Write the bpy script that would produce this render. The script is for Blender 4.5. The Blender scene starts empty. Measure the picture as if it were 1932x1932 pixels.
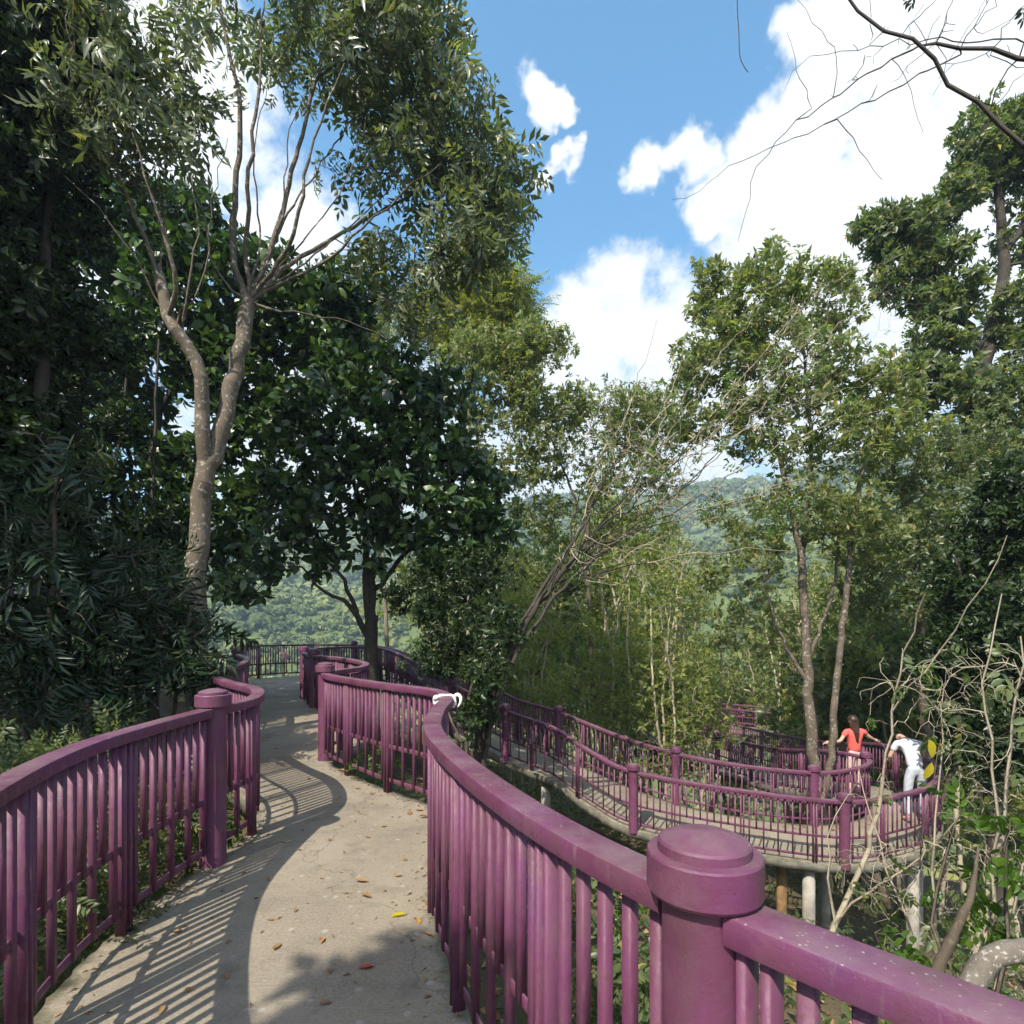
import bpy, bmesh, math, random
import numpy as np
from mathutils import Vector, Matrix

# ------------------------------------------------------------------ camera, sky, sun, exposure
SC = bpy.context.scene
C = SC.collection
EYE, FOC = 1.62, 1073.0            # eye height (m); focal length in 1932-px picture units
SUN_AZ = math.atan2(-0.48, -0.86)  # the sun stands behind the viewer, to the left
SUN_EL = math.radians(49)
cam_d = bpy.data.cameras.new('camera'); cam = bpy.data.objects.new('camera', cam_d); C.objects.link(cam)
cam.location = (0, 0, EYE); cam.rotation_euler = (math.radians(90), 0, 0)
cam_d.sensor_width = 36; cam_d.lens = 36 * FOC / 1932; cam_d.shift_y = 219 / 1932
cam_d.clip_start = 0.05; cam_d.clip_end = 9000
SC.camera = cam
SC.view_settings.view_transform = 'Standard'; SC.view_settings.look = 'None'
SC.view_settings.exposure = 0.85; SC.view_settings.gamma = 1.0; SC.view_settings.use_curve_mapping = False
SC.render.engine = 'CYCLES'
SC.cycles.use_denoising = True
SC.cycles.use_adaptive_sampling = True; SC.cycles.adaptive_threshold = 0.02; SC.cycles.adaptive_min_samples = 12
SC.cycles.max_bounces = 6; SC.cycles.diffuse_bounces = 3; SC.cycles.glossy_bounces = 2
SC.cycles.transmission_bounces = 3; SC.cycles.transparent_max_bounces = 4; SC.cycles.volume_bounces = 0
SC.cycles.sample_clamp_indirect = 4.0
SC.cycles.caustics_reflective = False; SC.cycles.caustics_refractive = False

sun_dir = Vector((math.sin(SUN_AZ) * math.cos(SUN_EL), math.cos(SUN_AZ) * math.cos(SUN_EL), math.sin(SUN_EL)))
sl = bpy.data.lights.new('sun', 'SUN'); sl.energy = 4.8; sl.angle = math.radians(0.5); sl.color = (1.0, 0.925, 0.79)
sun = bpy.data.objects.new('sun', sl); C.objects.link(sun)
sun.rotation_euler = (-sun_dir).to_track_quat('-Z', 'Y').to_euler(); sun.location = (-10, -20, 30)

def P(px, py, Y):                  # a picture point (1932-px units) at depth Y, as a place in the scene
    return np.array([(px - 966) / FOC * Y, Y, EYE - (py - 1185) / FOC * Y])

def nn(nt, kind, **kw):
    n = nt.nodes.new(kind)
    for k, v in kw.items():
        if k == 'ins':
            for a, b in v.items(): n.inputs[a].default_value = b
        else: setattr(n, k, v)
    return n

W = bpy.data.worlds.new('World'); SC.world = W; W.use_nodes = True
wt = W.node_tree; wt.nodes.clear()
def build_sky():
    L = wt.links.new
    out = nn(wt, 'ShaderNodeOutputWorld'); bg = nn(wt, 'ShaderNodeBackground'); bg.inputs['Strength'].default_value = 0.14
    sky = nn(wt, 'ShaderNodeTexSky', sky_type='NISHITA', sun_disc=False)
    sky.sun_elevation = SUN_EL; sky.sun_rotation = SUN_AZ
    sky.altitude = 400; sky.air_density = 1.0; sky.dust_density = 1.6; sky.ozone_density = 1.0
    tc = nn(wt, 'ShaderNodeTexCoord')
    # warp the look-up direction so that cloud edges billow
    n1 = nn(wt, 'ShaderNodeTexNoise', ins={'Scale': 5.0, 'Detail': 5.0, 'Roughness': 0.62}); L(tc.outputs['Generated'], n1.inputs['Vector'])
    s1 = nn(wt, 'ShaderNodeVectorMath', operation='SUBTRACT'); L(n1.outputs['Color'], s1.inputs[0]); s1.inputs[1].default_value = (.5, .5, .5)
    s2 = nn(wt, 'ShaderNodeVectorMath', operation='SCALE'); L(s1.outputs[0], s2.inputs[0]); s2.inputs['Scale'].default_value = 0.17
    wd = nn(wt, 'ShaderNodeVectorMath', operation='ADD'); L(tc.outputs['Generated'], wd.inputs[0]); L(s2.outputs[0], wd.inputs[1])
    blobs = [(992, 188, 44), (1030, 208, 27), (1050, 312, 31), (1020, 342, 24), (1640, 150, 185), (1830, 160, 260), (1500, 100, 62), (1530, 250, 105), (1390, 305, 80), (1290, 305, 50), (1215, 330, 40), (1490, 420, 140), (1330, 390, 60), (1690, 430, 240),
             (1170, 620, 120), (1080, 700, 110), (1330, 700, 190), (1600, 700, 260), (1150, 950, 300), (640, 950, 330), (360, 190, 190), (560, 470, 120), (180, 500, 220), (-300, 600, 480), (2300, 500, 480)]
    # the rest of the vault, round the viewer and overhead, carries clouds of the same sort
    extra = [((-.8, -.4, .5), .33), ((.3, -.85, .4), .42), ((.85, -.2, .55), .33), ((.1, -.2, .97), .3)]
    cs = []
    for px, py, r in blobs:
        v = Vector(((px - 966), FOC, 1185 - py)); ln = v.length; cs.append((v / ln, r / ln))
    for v, r in extra: cs.append((Vector(v).normalized(), r))
    acc = None
    for c, r in cs:
        d = nn(wt, 'ShaderNodeVectorMath', operation='DISTANCE'); L(wd.outputs[0], d.inputs[0]); d.inputs[1].default_value = c
        m = nn(wt, 'ShaderNodeMapRange', clamp=True, ins={1: r * 1.25, 2: r * 0.55, 3: 0.0, 4: 1.0}); L(d.outputs['Value'], m.inputs[0])
        if acc is None: acc = m.outputs[0]
        else:
            a = nn(wt, 'ShaderNodeMath', operation='MAXIMUM'); L(acc, a.inputs[0]); L(m.outputs[0], a.inputs[1]); acc = a.outputs[0]
    n2 = nn(wt, 'ShaderNodeTexNoise', ins={'Scale': 13.0, 'Detail': 6.0, 'Roughness': 0.66}); L(tc.outputs['Generated'], n2.inputs['Vector'])
    k = nn(wt, 'ShaderNodeMath', operation='MULTIPLY_ADD', ins={1: 2.1, 2: -1.05}); L(n2.outputs['Fac'], k.inputs[0])
    sm = nn(wt, 'ShaderNodeMath', operation='ADD'); L(acc, sm.inputs[0]); L(k.outputs[0], sm.inputs[1])
    mk_ = nn(wt, 'ShaderNodeMapRange', interpolation_type='SMOOTHSTEP', ins={1: 0.14, 2: 0.85, 3: 0.0, 4: 1.0}); L(sm.outputs[0], mk_.inputs[0])
    gate = nn(wt, 'ShaderNodeMath', operation='MULTIPLY'); L(mk_.outputs[0], gate.inputs[0])
    g2 = nn(wt, 'ShaderNodeMapRange', ins={1: 0.0, 2: 0.18, 3: 0.0, 4: 1.0}); L(acc, g2.inputs[0]); L(g2.outputs[0], gate.inputs[1])
    cr = nn(wt, 'ShaderNodeMapRange', ins={1: 0.3, 2: 1.2, 3: 4.4, 4: 5.2}); L(sm.outputs[0], cr.inputs[0])
    cc = nn(wt, 'ShaderNodeCombineColor'); 
    for i, f in enumerate((0.985, 1.0, 1.02)):
        t = nn(wt, 'ShaderNodeMath', operation='MULTIPLY', ins={1: f}); L(cr.outputs[0], t.inputs[0]); L(t.outputs[0], cc.inputs[i])
    mx = nn(wt, 'ShaderNodeMix', data_type='RGBA'); L(gate.outputs[0], mx.inputs['Factor']); hs = nn(wt, 'ShaderNodeHueSaturation', ins={'Hue': .487, 'Saturation': 1.28, 'Value': 1.22}); L(sky.outputs[0], hs.inputs['Color']); L(hs.outputs[0], mx.inputs['A']); L(cc.outputs[0], mx.inputs['B'])
    L(mx.outputs['Result'], bg.inputs['Color']); L(bg.outputs[0], out.inputs[0])
build_sky()
W.cycles.sampling_method = 'MANUAL'; W.cycles.sample_map_resolution = 512

# ------------------------------------------------------------------ helpers
rng = np.random.default_rng(11)
random.seed(4)

class Geo:
    def __init__(s): s.V = []; s.F = []; s.n = 0; s.M = []
    def add(s, V, F, mi=0):
        V = np.asarray(V, float).reshape(-1, 3); F = np.asarray(F, int)
        if len(F) == 0: return
        s.V.append(V); s.F.append(F + s.n); s.M.append(np.full(len(F), mi)); s.n += len(V)
    def ntri(s): return sum(len(f) * (f.shape[1] - 2) for f in s.F)
    def mesh(s, name, off=(0, 0, 0), smooth=False):
        V = np.concatenate(s.V) - np.asarray(off, float)
        me = bpy.data.meshes.new(name)
        me.vertices.add(len(V)); me.vertices.foreach_set('co', V.astype(np.float32).ravel())
        li = np.concatenate([f.ravel() for f in s.F]); tot = np.concatenate([np.full(len(f), f.shape[1]) for f in s.F])
        st = np.concatenate([[0], np.cumsum(tot)[:-1]])
        me.loops.add(len(li)); me.loops.foreach_set('vertex_index', li.astype(np.int32))
        me.polygons.add(len(tot)); me.polygons.foreach_set('loop_start', st.astype(np.int32))
        me.polygons.foreach_set('material_index', np.concatenate(s.M).astype(np.int32))
        if smooth: me.polygons.foreach_set('use_smooth', np.ones(len(tot), bool))
        me.update(calc_edges=True)
        return me

def link(name, me, mat=None, parent=None, loc=(0, 0, 0), rz=0.0):
    o = bpy.data.objects.new(name, me); C.objects.link(o)
    if mat is not None and len(me.materials) == 0:
        for m in (mat if isinstance(mat, (list, tuple)) else [mat]): me.materials.append(m)
    o.location = loc; o.rotation_euler = (0, 0, rz)
    if parent is not None: o.parent = parent
    return o
def tag(o, label=None, cat=None, group=None, kind=None):
    if label: o['label'] = label
    if cat: o['category'] = cat
    if group: o['group'] = group
    if kind: o['kind'] = kind
    return o
def thing(name, label, cat, loc, group=None):
    o = bpy.data.objects.new(name, None); C.objects.link(o); o.location = loc; o.empty_display_size = 0.2
    return tag(o, label, cat, group)

def box(cx, cy, cz, sx, sy, sz, bev=0.0):
    """a box with its long vertical edges chamfered"""
    hx, hy, hz = sx / 2, sy / 2, sz / 2
    if bev <= 0: ring = [(-hx, -hy), (hx, -hy), (hx, hy), (-hx, hy)]
    else: ring = [(-hx + bev, -hy), (hx - bev, -hy), (hx, -hy + bev), (hx, hy - bev), (hx - bev, hy), (-hx + bev, hy), (-hx, hy - bev), (-hx, -hy + bev)]
    k = len(ring)
    V = [(cx + x, cy + y, cz - hz) for x, y in ring] + [(cx + x, cy + y, cz + hz) for x, y in ring]
    return V, [(i, (i + 1) % k, k + (i + 1) % k, k + i) for i in range(k)], k
def geo_box(g, *a, mi=0, **k):
    V, F, n = box(*a, **k); g.add(V, F, mi)
    g.V.append(np.zeros((0, 3)))
    c = np.arange(n); base = g.n - 2 * n
    g.F.append(np.array([c[::-1] + base])); g.M.append(np.full(1, mi)); g.F.append(np.array([c + n + base])); g.M.append(np.full(1, mi))
def lathe(g, prof, cx=0, cy=0, n=24, mi=0):
    prof = np.array(prof, float); k = len(prof); a = np.linspace(0, 2 * np.pi, n, endpoint=False)
    V = np.stack([cx + prof[:, None, 0] * np.cos(a), cy + prof[:, None, 0] * np.sin(a), np.repeat(prof[:, 1:2], n, 1)], -1).reshape(-1, 3)
    i = np.arange(k - 1)[:, None] * n; j = np.arange(n)[None]; j2 = (j + 1) % n
    F = np.stack([i + j, i + j2, i + n + j2, i + n + j], -1).reshape(-1, 4); g.add(V, F, mi)
def catmull(pts, n=8):
    pts = np.asarray(pts, float)
    p = np.concatenate([[2 * pts[0] - pts[1]], pts, [2 * pts[-1] - pts[-2]]])
    out = []
    for i in range(1, len(p) - 2):
        t = np.linspace(0, 1, n, endpoint=False)[:, None]
        a, b, c, d = p[i - 1], p[i], p[i + 1], p[i + 2]
        out.append(0.5 * (2 * b + (c - a) * t + (2 * a - 5 * b + 4 * c - d) * t ** 2 + (3 * b - a - 3 * c + d) * t ** 3))
    out.append(pts[-1:]); return np.concatenate(out)
def resample(pts, step):
    s = np.concatenate([[0], np.cumsum(np.linalg.norm(np.diff(pts, axis=0), axis=1))])
    n = max(2, int(round(s[-1] / step)) + 1); t = np.linspace(0, s[-1], n)
    return np.stack([np.interp(t, s, pts[:, k]) for k in range(pts.shape[1])], 1)
def tube(g, pts, rad, n=8, mi=0, cap=True):
    pts = np.asarray(pts, float); m = len(pts); rad = np.broadcast_to(np.asarray(rad, float), (m,))
    t = np.gradient(pts, axis=0); t /= np.linalg.norm(t, axis=1)[:, None] + 1e-9
    ref = np.array([0.31, 0.17, 0.93]) if abs(t[:, 2]).mean() < .8 else np.array([0.95, 0.2, 0.1])
    a = np.cross(t, ref); a /= np.linalg.norm(a, axis=1)[:, None] + 1e-9; b = np.cross(t, a)
    th = np.linspace(0, 2 * np.pi, n, endpoint=False)
    V = pts[:, None] + rad[:, None, None] * (a[:, None] * np.cos(th)[None, :, None] + b[:, None] * np.sin(th)[None, :, None])
    i = np.arange(m - 1)[:, None] * n; j = np.arange(n)[None]; j2 = (j + 1) % n
    F = np.stack([i + j, i + n + j, i + n + j2, i + j2], -1).reshape(-1, 4); g.add(V, F, mi)
    if cap:
        base = g.n - m * n
        g.F.append(np.array([np.arange(n) + base])); g.M.append(np.full(1, mi)); g.F.append(np.array([np.arange(n)[::-1] + base + (m - 1) * n])); g.M.append(np.full(1, mi)); g.V.append(np.zeros((0, 3)))
def sweep(g, pts, prof, mi=0):
    """sweep a closed profile (lateral, up) along a path; up stays vertical"""
    pts = np.asarray(pts, float); prof = np.asarray(prof, float); m, n = len(pts), len(prof)
    t = np.gradient(pts, axis=0); t[:, 2] = 0; t /= np.linalg.norm(t, axis=1)[:, None] + 1e-9
    lat = np.stack([t[:, 1], -t[:, 0], 0 * t[:, 0]], 1)
    V = pts[:, None] + lat[:, None] * prof[None, :, 0, None] + np.array([0, 0, 1.]) * prof[None, :, 1, None]
    i = np.arange(m - 1)[:, None] * n; j = np.arange(n)[None]; j2 = (j + 1) % n
    g.add(V, np.stack([i + j, i + n + j, i + n + j2, i + j2], -1).reshape(-1, 4), mi)
    base = g.n - m * n
    g.F.append(np.array([np.arange(n) + base])); g.M.append(np.full(1, mi)); g.F.append(np.array([np.arange(n)[::-1] + base + (m - 1) * n])); g.M.append(np.full(1, mi)); g.V.append(np.zeros((0, 3)))
def rrect(w, h, r, seg=3):
    out = []
    for cx, cy, a0 in ((w / 2 - r, h / 2 - r, 0), (-w / 2 + r, h / 2 - r, 90), (-w / 2 + r, -h / 2 + r, 180), (w / 2 - r, -h / 2 + r, 270)):
        for k in range(seg + 1):
            a = math.radians(a0 + 90 * k / seg); out.append((cx + r * math.cos(a), cy + r * math.sin(a)))
    return out

# ------------------------------------------------------------------ materials
def new_mat(name):
    m = bpy.data.materials.new(name); m.use_nodes = True; nt = m.node_tree
    return m, nt, nt.nodes['Principled BSDF'], nt.links.new
def ramp(nt, stops, fac):
    r = nn(nt, 'ShaderNodeValToRGB'); e = r.color_ramp.elements
    while len(e) < len(stops): e.new(0.5)
    for q, (p, c) in zip(e, stops): q.position = p; q.color = (*c, 1)
    nt.links.new(fac, r.inputs['Fac']); return r.outputs['Color']
def noise(nt, vec, scale, detail=4, rough=.55, stretch=None):
    n = nn(nt, 'ShaderNodeTexNoise', ins={'Scale': scale, 'Detail': detail, 'Roughness': rough})
    if stretch:
        mp = nn(nt, 'ShaderNodeMapping'); mp.inputs['Scale'].default_value = stretch; nt.links.new(vec, mp.inputs['Vector']); vec = mp.outputs[0]
    nt.links.new(vec, n.inputs['Vector']); return n.outputs['Fac']
def mixc(nt, fac, a, b, mode='MIX'):
    m = nn(nt, 'ShaderNodeMix', data_type='RGBA', blend_type=mode)
    for s, v in (('Factor', fac), ('A', a), ('B', b)):
        if isinstance(v, (int, float)): m.inputs[s].default_value = v
        elif isinstance(v, tuple): m.inputs[s].default_value = (*v, 1)
        else: nt.links.new(v, m.inputs[s])
    return m.outputs['Result']
def mapr(nt, v, a, b, c=0., d=1.):
    m = nn(nt, 'ShaderNodeMapRange', ins={1: a, 2: b, 3: c, 4: d}); nt.links.new(v, m.inputs[0]); return m.outputs[0]
def bump(nt, bs, h, strength, dist):
    b = nn(nt, 'ShaderNodeBump', ins={'Strength': strength, 'Distance': dist}); nt.links.new(h, b.inputs['Height']); nt.links.new(b.outputs[0], bs.inputs['Normal'])
def wpos(nt):
    return nn(nt, 'ShaderNodeNewGeometry').outputs['Position']

def paint_mat():
    m, nt, bs, L = new_mat('purple_paint'); p = wpos(nt)
    base = ramp(nt, [(.28, (.086, .023, .048)), (.45, (.116, .030, .071)), (.6, (.132, .035, .092)), (.75, (.106, .034, .098))], noise(nt, p, 2.6, 5, .6))
    c = mixc(nt, mapr(nt, noise(nt, p, 7, 7, .68), .44, .72, 0, .55), base, (.148, .078, .088))           # chalky fading
    c = mixc(nt, mapr(nt, noise(nt, p, 1.2, 5, .6, (7, 7, 1.0)), .52, .72, 0, .6), c, (.085, .050, .048))   # rain-washed grime
    c = mixc(nt, mapr(nt, noise(nt, p, 22, 8, .75), .615, .645, 0, .85), c, (.075, .032, .018))              # chips gone to rust
    c = mixc(nt, mapr(nt, noise(nt, p, 3.4, 6, .7, (9, 9, 1.5)), .60, .74, 0, .5), c, (.19, .15, .145))      # pale run-off streaks
    geo = nn(nt, 'ShaderNodeNewGeometry'); sx = nn(nt, 'ShaderNodeSeparateXYZ'); L(geo.outputs['Normal'], sx.inputs[0])
    up = mapr(nt, sx.outputs['Z'], .5, .95)                                     # dust, lichen and bird lime settle on upward faces
    du = nn(nt, 'ShaderNodeMath', operation='MULTIPLY'); L(up, du.inputs[0]); L(mapr(nt, noise(nt, p, 4.5, 6, .65), .40, .68, .05, .62), du.inputs[1])
    c = mixc(nt, du.outputs[0], c, (.20, .145, .155))
    for scale, pick0, area_s, lo, col in ((95., .74, 4.0, .44, (.36, .30, .32)), (31., .86, 6.0, .50, (.30, .27, .27))):
        vo = nn(nt, 'ShaderNodeTexVoronoi', ins={'Scale': scale, 'Randomness': 1.0}); L(p, vo.inputs['Vector'])
        vs = nn(nt, 'ShaderNodeSeparateColor'); L(vo.outputs['Color'], vs.inputs[0])
        a = nn(nt, 'ShaderNodeMath', operation='MULTIPLY'); L(mapr(nt, vo.outputs['Distance'], .27, .18), a.inputs[0]); L(mapr(nt, vs.outputs[0], pick0, pick0 + .02), a.inputs[1])
        b = nn(nt, 'ShaderNodeMath', operation='MULTIPLY'); L(a.outputs[0], b.inputs[0]); L(mapr(nt, noise(nt, p, area_s, 3), lo, lo + .16), b.inputs[1])
        u2 = nn(nt, 'ShaderNodeMath', operation='MULTIPLY_ADD', ins={1: .75, 2: .10}); L(up, u2.inputs[0])
        d = nn(nt, 'ShaderNodeMath', operation='MULTIPLY'); L(b.outputs[0], d.inputs[0]); L(u2.outputs[0], d.inputs[1])
        c = mixc(nt, d.outputs[0], c, col)
    L(c, bs.inputs['Base Color']); L(mapr(nt, noise(nt, p, 17, 6, .7), .3, .7, .34, .72), bs.inputs['Roughness'])
    bs.inputs['Specular IOR Level'].default_value = .45
    bump(nt, bs, noise(nt, p, 55, 7, .72), .4, .006); return m
def concrete_mat():
    m, nt, bs, L = new_mat('worn_concrete'); p = wpos(nt)
    c = ramp(nt, [(.3, (.135, .108, .073)), (.5, (.232, .190, .134)), (.7, (.325, .275, .20))], noise(nt, p, 1.6, 8, .68))
    c = mixc(nt, mapr(nt, noise(nt, p, 60, 3, .7), .35, .75, 0, .45), c, (.40, .37, .32))
    c = mixc(nt, mapr(nt, noise(nt, p, 3.2, 7, .75), .50, .70, 0, .75), c, (.095, .08, .058))
    c = mixc(nt, mapr(nt, noise(nt, p, 130, 2, .6), .60, .72, 0, .5), c, (.07, .06, .045))
    c = mixc(nt, mapr(nt, noise(nt, p, 9, 5, .6, (.35, 3.5, 1)), .56, .70, 0, .4), c, (.16, .145, .12))
    vo = nn(nt, 'ShaderNodeTexVoronoi', ins={'Scale': 16.0}); L(p, vo.inputs['Vector'])
    vs = nn(nt, 'ShaderNodeSeparateColor'); L(vo.outputs['Color'], vs.inputs[0])
    a = nn(nt, 'ShaderNodeMath', operation='MULTIPLY'); L(mapr(nt, vo.outputs['Distance'], .35, .2), a.inputs[0]); L(mapr(nt, vs.outputs[0], .93, .95, 0, .4), a.inputs[1])
    c = mixc(nt, a.outputs[0], c, (.44, .43, .38))                              # pale lichen rounds
    at_ = nn(nt, 'ShaderNodeAttribute', attribute_name='edge')                                              # soil and moss gather along the railing feet
    ed = nn(nt, 'ShaderNodeMath', operation='ADD'); L(at_.outputs['Fac'], ed.inputs[0]); L(mapr(nt, noise(nt, p, 4.5, 7, .72), .3, .7, -.45, .35), ed.inputs[1])
    c = mixc(nt, mapr(nt, ed.outputs[0], .62, 1.0, 0, .85), c, mixc(nt, mapr(nt, noise(nt, p, 11, 5, .7), .42, .6), (.085, .062, .036), (.060, .066, .030)))
    c = mixc(nt, mapr(nt, noise(nt, p, .55, 6, .65), .50, .66, 0, .45), c, (.105, .088, .062))
    wv = nn(nt, 'ShaderNodeVectorMath', operation='ADD'); L(p, wv.inputs[0]); nz = nn(nt, 'ShaderNodeTexNoise', ins={'Scale': 2.2, 'Detail': 5.0}); L(p, nz.inputs['Vector']); L(nz.outputs['Color'], wv.inputs[1])
    cv = nn(nt, 'ShaderNodeTexVoronoi', feature='DISTANCE_TO_EDGE', ins={'Scale': .27}); L(wv.outputs[0], cv.inputs['Vector'])
    c = mixc(nt, mapr(nt, cv.outputs['Distance'], .003, .001, 0, .35), c, (.05, .042, .03))                    # hairline cracks
    sg = nn(nt, 'ShaderNodeSeparateXYZ'); L(nn(nt, 'ShaderNodeNewGeometry').outputs['True Normal'], sg.inputs[0])
    moss = mixc(nt, mapr(nt, noise(nt, p, 5, 6, .7), .4, .65), (.07, .07, .05), (.16, .15, .125))
    c = mixc(nt, mapr(nt, sg.outputs['Z'], .75, .5, 0, .9), c, moss)          # weathered, mossy slab edges
    L(c, bs.inputs['Base Color']); bs.inputs['Roughness'].default_value = .9
    h = nn(nt, 'ShaderNodeMath', operation='ADD'); L(noise(nt, p, 90, 5, .7), h.inputs[0]); L(noise(nt, p, 14, 4, .6, (.3, 5, 1)), h.inputs[1])
    bump(nt, bs, h.outputs[0], .55, .008); return m
def bark_mat(name, dark, light, spot, spot_amt=.5, scale=6):
    m, nt, bs, L = new_mat(name); p = nn(nt, 'ShaderNodeTexCoord').outputs['Object']
    c = mixc(nt, noise(nt, p, scale, 6, .65, (1, 1, .35)), dark, light)
    c = mixc(nt, mapr(nt, noise(nt, p, scale * 2.6, 5, .6), .56, .66, 0, spot_amt), c, spot)
    L(c, bs.inputs['Base Color']); bs.inputs['Roughness'].default_value = .85
    bump(nt, bs, noise(nt, p, scale * 5, 5, .7, (1, 1, .3)), .6, .02); return m
def leaf_mat(name, stops, rough=.42, trans=.28, tcol=None, spec=.45):
    """leaf blades: each leaf keeps its own shade of green, thin enough for some light to pass"""
    m, nt, bs, L = new_mat(name); out = nt.nodes['Material Output']
    g = nn(nt, 'ShaderNodeNewGeometry')
    c = ramp(nt, stops, g.outputs['Random Per Island'])
    L(c, bs.inputs['Base Color']); bs.inputs['Roughness'].default_value = rough; bs.inputs['Specular IOR Level'].default_value = spec
    tr = nn(nt, 'ShaderNodeBsdfTranslucent')
    L(mixc(nt, 1.0, c, tcol or (1.75, 1.9, .75), 'MULTIPLY'), tr.inputs['Color'])
    mx = nn(nt, 'ShaderNodeMixShader', ins={0: trans}); L(bs.outputs[0], mx.inputs[1]); L(tr.outputs[0], mx.inputs[2]); L(mx.outputs[0], out.inputs['Surface'])
    return m
def flat_mat(name, col, rough=.7, var=.15, scale=12):
    m, nt, bs, L = new_mat(name); p = nn(nt, 'ShaderNodeTexCoord').outputs['Object']
    c = mixc(nt, mapr(nt, noise(nt, p, scale, 5), .3, .7), tuple(x * (1 - var) for x in col), tuple(min(1, x * (1 + var)) for x in col))
    L(c, bs.inputs['Base Color']); bs.inputs['Roughness'].default_value = rough
    bump(nt, bs, noise(nt, p, scale * 4, 4), .25, .01); return m

M = dict(
    paint=paint_mat(), concrete=concrete_mat(),
    bark_pale=bark_mat('pale_mottled_bark', (.075, .055, .038), (.17, .135, .10), (.46, .44, .38), .75, 7),
    bark_brown=bark_mat('brown_bark', (.05, .037, .025), (.13, .10, .07), (.24, .22, .17), .4, 6),
    bark_dark=bark_mat('dark_bark', (.025, .02, .015), (.06, .048, .036), (.12, .11, .09), .35, 5),
    bark_grey=bark_mat('bare_grey_wood', (.13, .105, .075), (.26, .22, .165), (.33, .30, .24), .4, 8),
    bark_cream=bark_mat('cream_bark', (.25, .205, .14), (.47, .405, .30), (.52, .48, .40), .4, 8),
    bark_birch=bark_mat('scaly_white_bark', (.07, .055, .04), (.26, .23, .19), (.55, .53, .48), .8, 16),
    lf_silver=leaf_mat('silvery_green_leaf', [(0, (0.061, 0.083, 0.040)), (.5, (0.111, 0.140, 0.071)), (.9, (0.167, 0.195, 0.107)), (1, (0.213, 0.193, 0.071))], .36, .34, spec=.6),
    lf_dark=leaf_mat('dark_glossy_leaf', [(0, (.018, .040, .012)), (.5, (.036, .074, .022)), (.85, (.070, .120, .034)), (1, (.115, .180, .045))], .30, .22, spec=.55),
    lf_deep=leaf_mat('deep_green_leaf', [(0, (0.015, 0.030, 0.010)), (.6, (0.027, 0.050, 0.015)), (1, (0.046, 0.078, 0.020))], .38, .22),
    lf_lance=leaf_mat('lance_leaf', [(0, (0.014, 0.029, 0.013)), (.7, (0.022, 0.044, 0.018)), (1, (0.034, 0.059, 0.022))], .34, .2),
    lf_yellow=leaf_mat('yellow_green_leaf', [(0, (0.118, 0.151, 0.023)), (.6, (0.197, 0.216, 0.037)), (1, (0.263, 0.249, 0.053))], .5, .45),
    lf_olive=leaf_mat('olive_leaf', [(0, (0.097, 0.135, 0.053)), (.5, (0.160, 0.192, 0.078)), (.93, (0.221, 0.242, 0.099)), (1, (0.361, 0.242, 0.078))], .42, .46),
    lf_mid=leaf_mat('mid_green_leaf', [(0, (0.072, 0.103, 0.047)), (.5, (0.111, 0.147, 0.066)), (.95, (0.167, 0.193, 0.082)), (1, (0.422, 0.322, 0.066))], .38, .44),
    lf_fresh=leaf_mat('fresh_green_leaf', [(0, (0.038, 0.082, 0.011)), (.6, (0.064, 0.131, 0.016)), (1, (0.098, 0.165, 0.022))], .36, .35),
    lf_wood=leaf_mat('woodland_leaf', [(0, (0.128, 0.171, 0.050)), (.5, (0.194, 0.235, 0.074)), (.85, (0.260, 0.280, 0.089)), (1, (0.357, 0.312, 0.089))], .5, .50),
    lf_gold=leaf_mat('yellowed_leaf', [(0, (.38, .33, .02)), (1, (.50, .40, .03))], .4, .3),
    lf_dry=leaf_mat('dry_brown_leaf', [(0, (.16, .075, .03)), (.5, (.25, .14, .06)), (1, (.36, .24, .12))], .7, .1, (1, 1, 1)),
)
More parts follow.
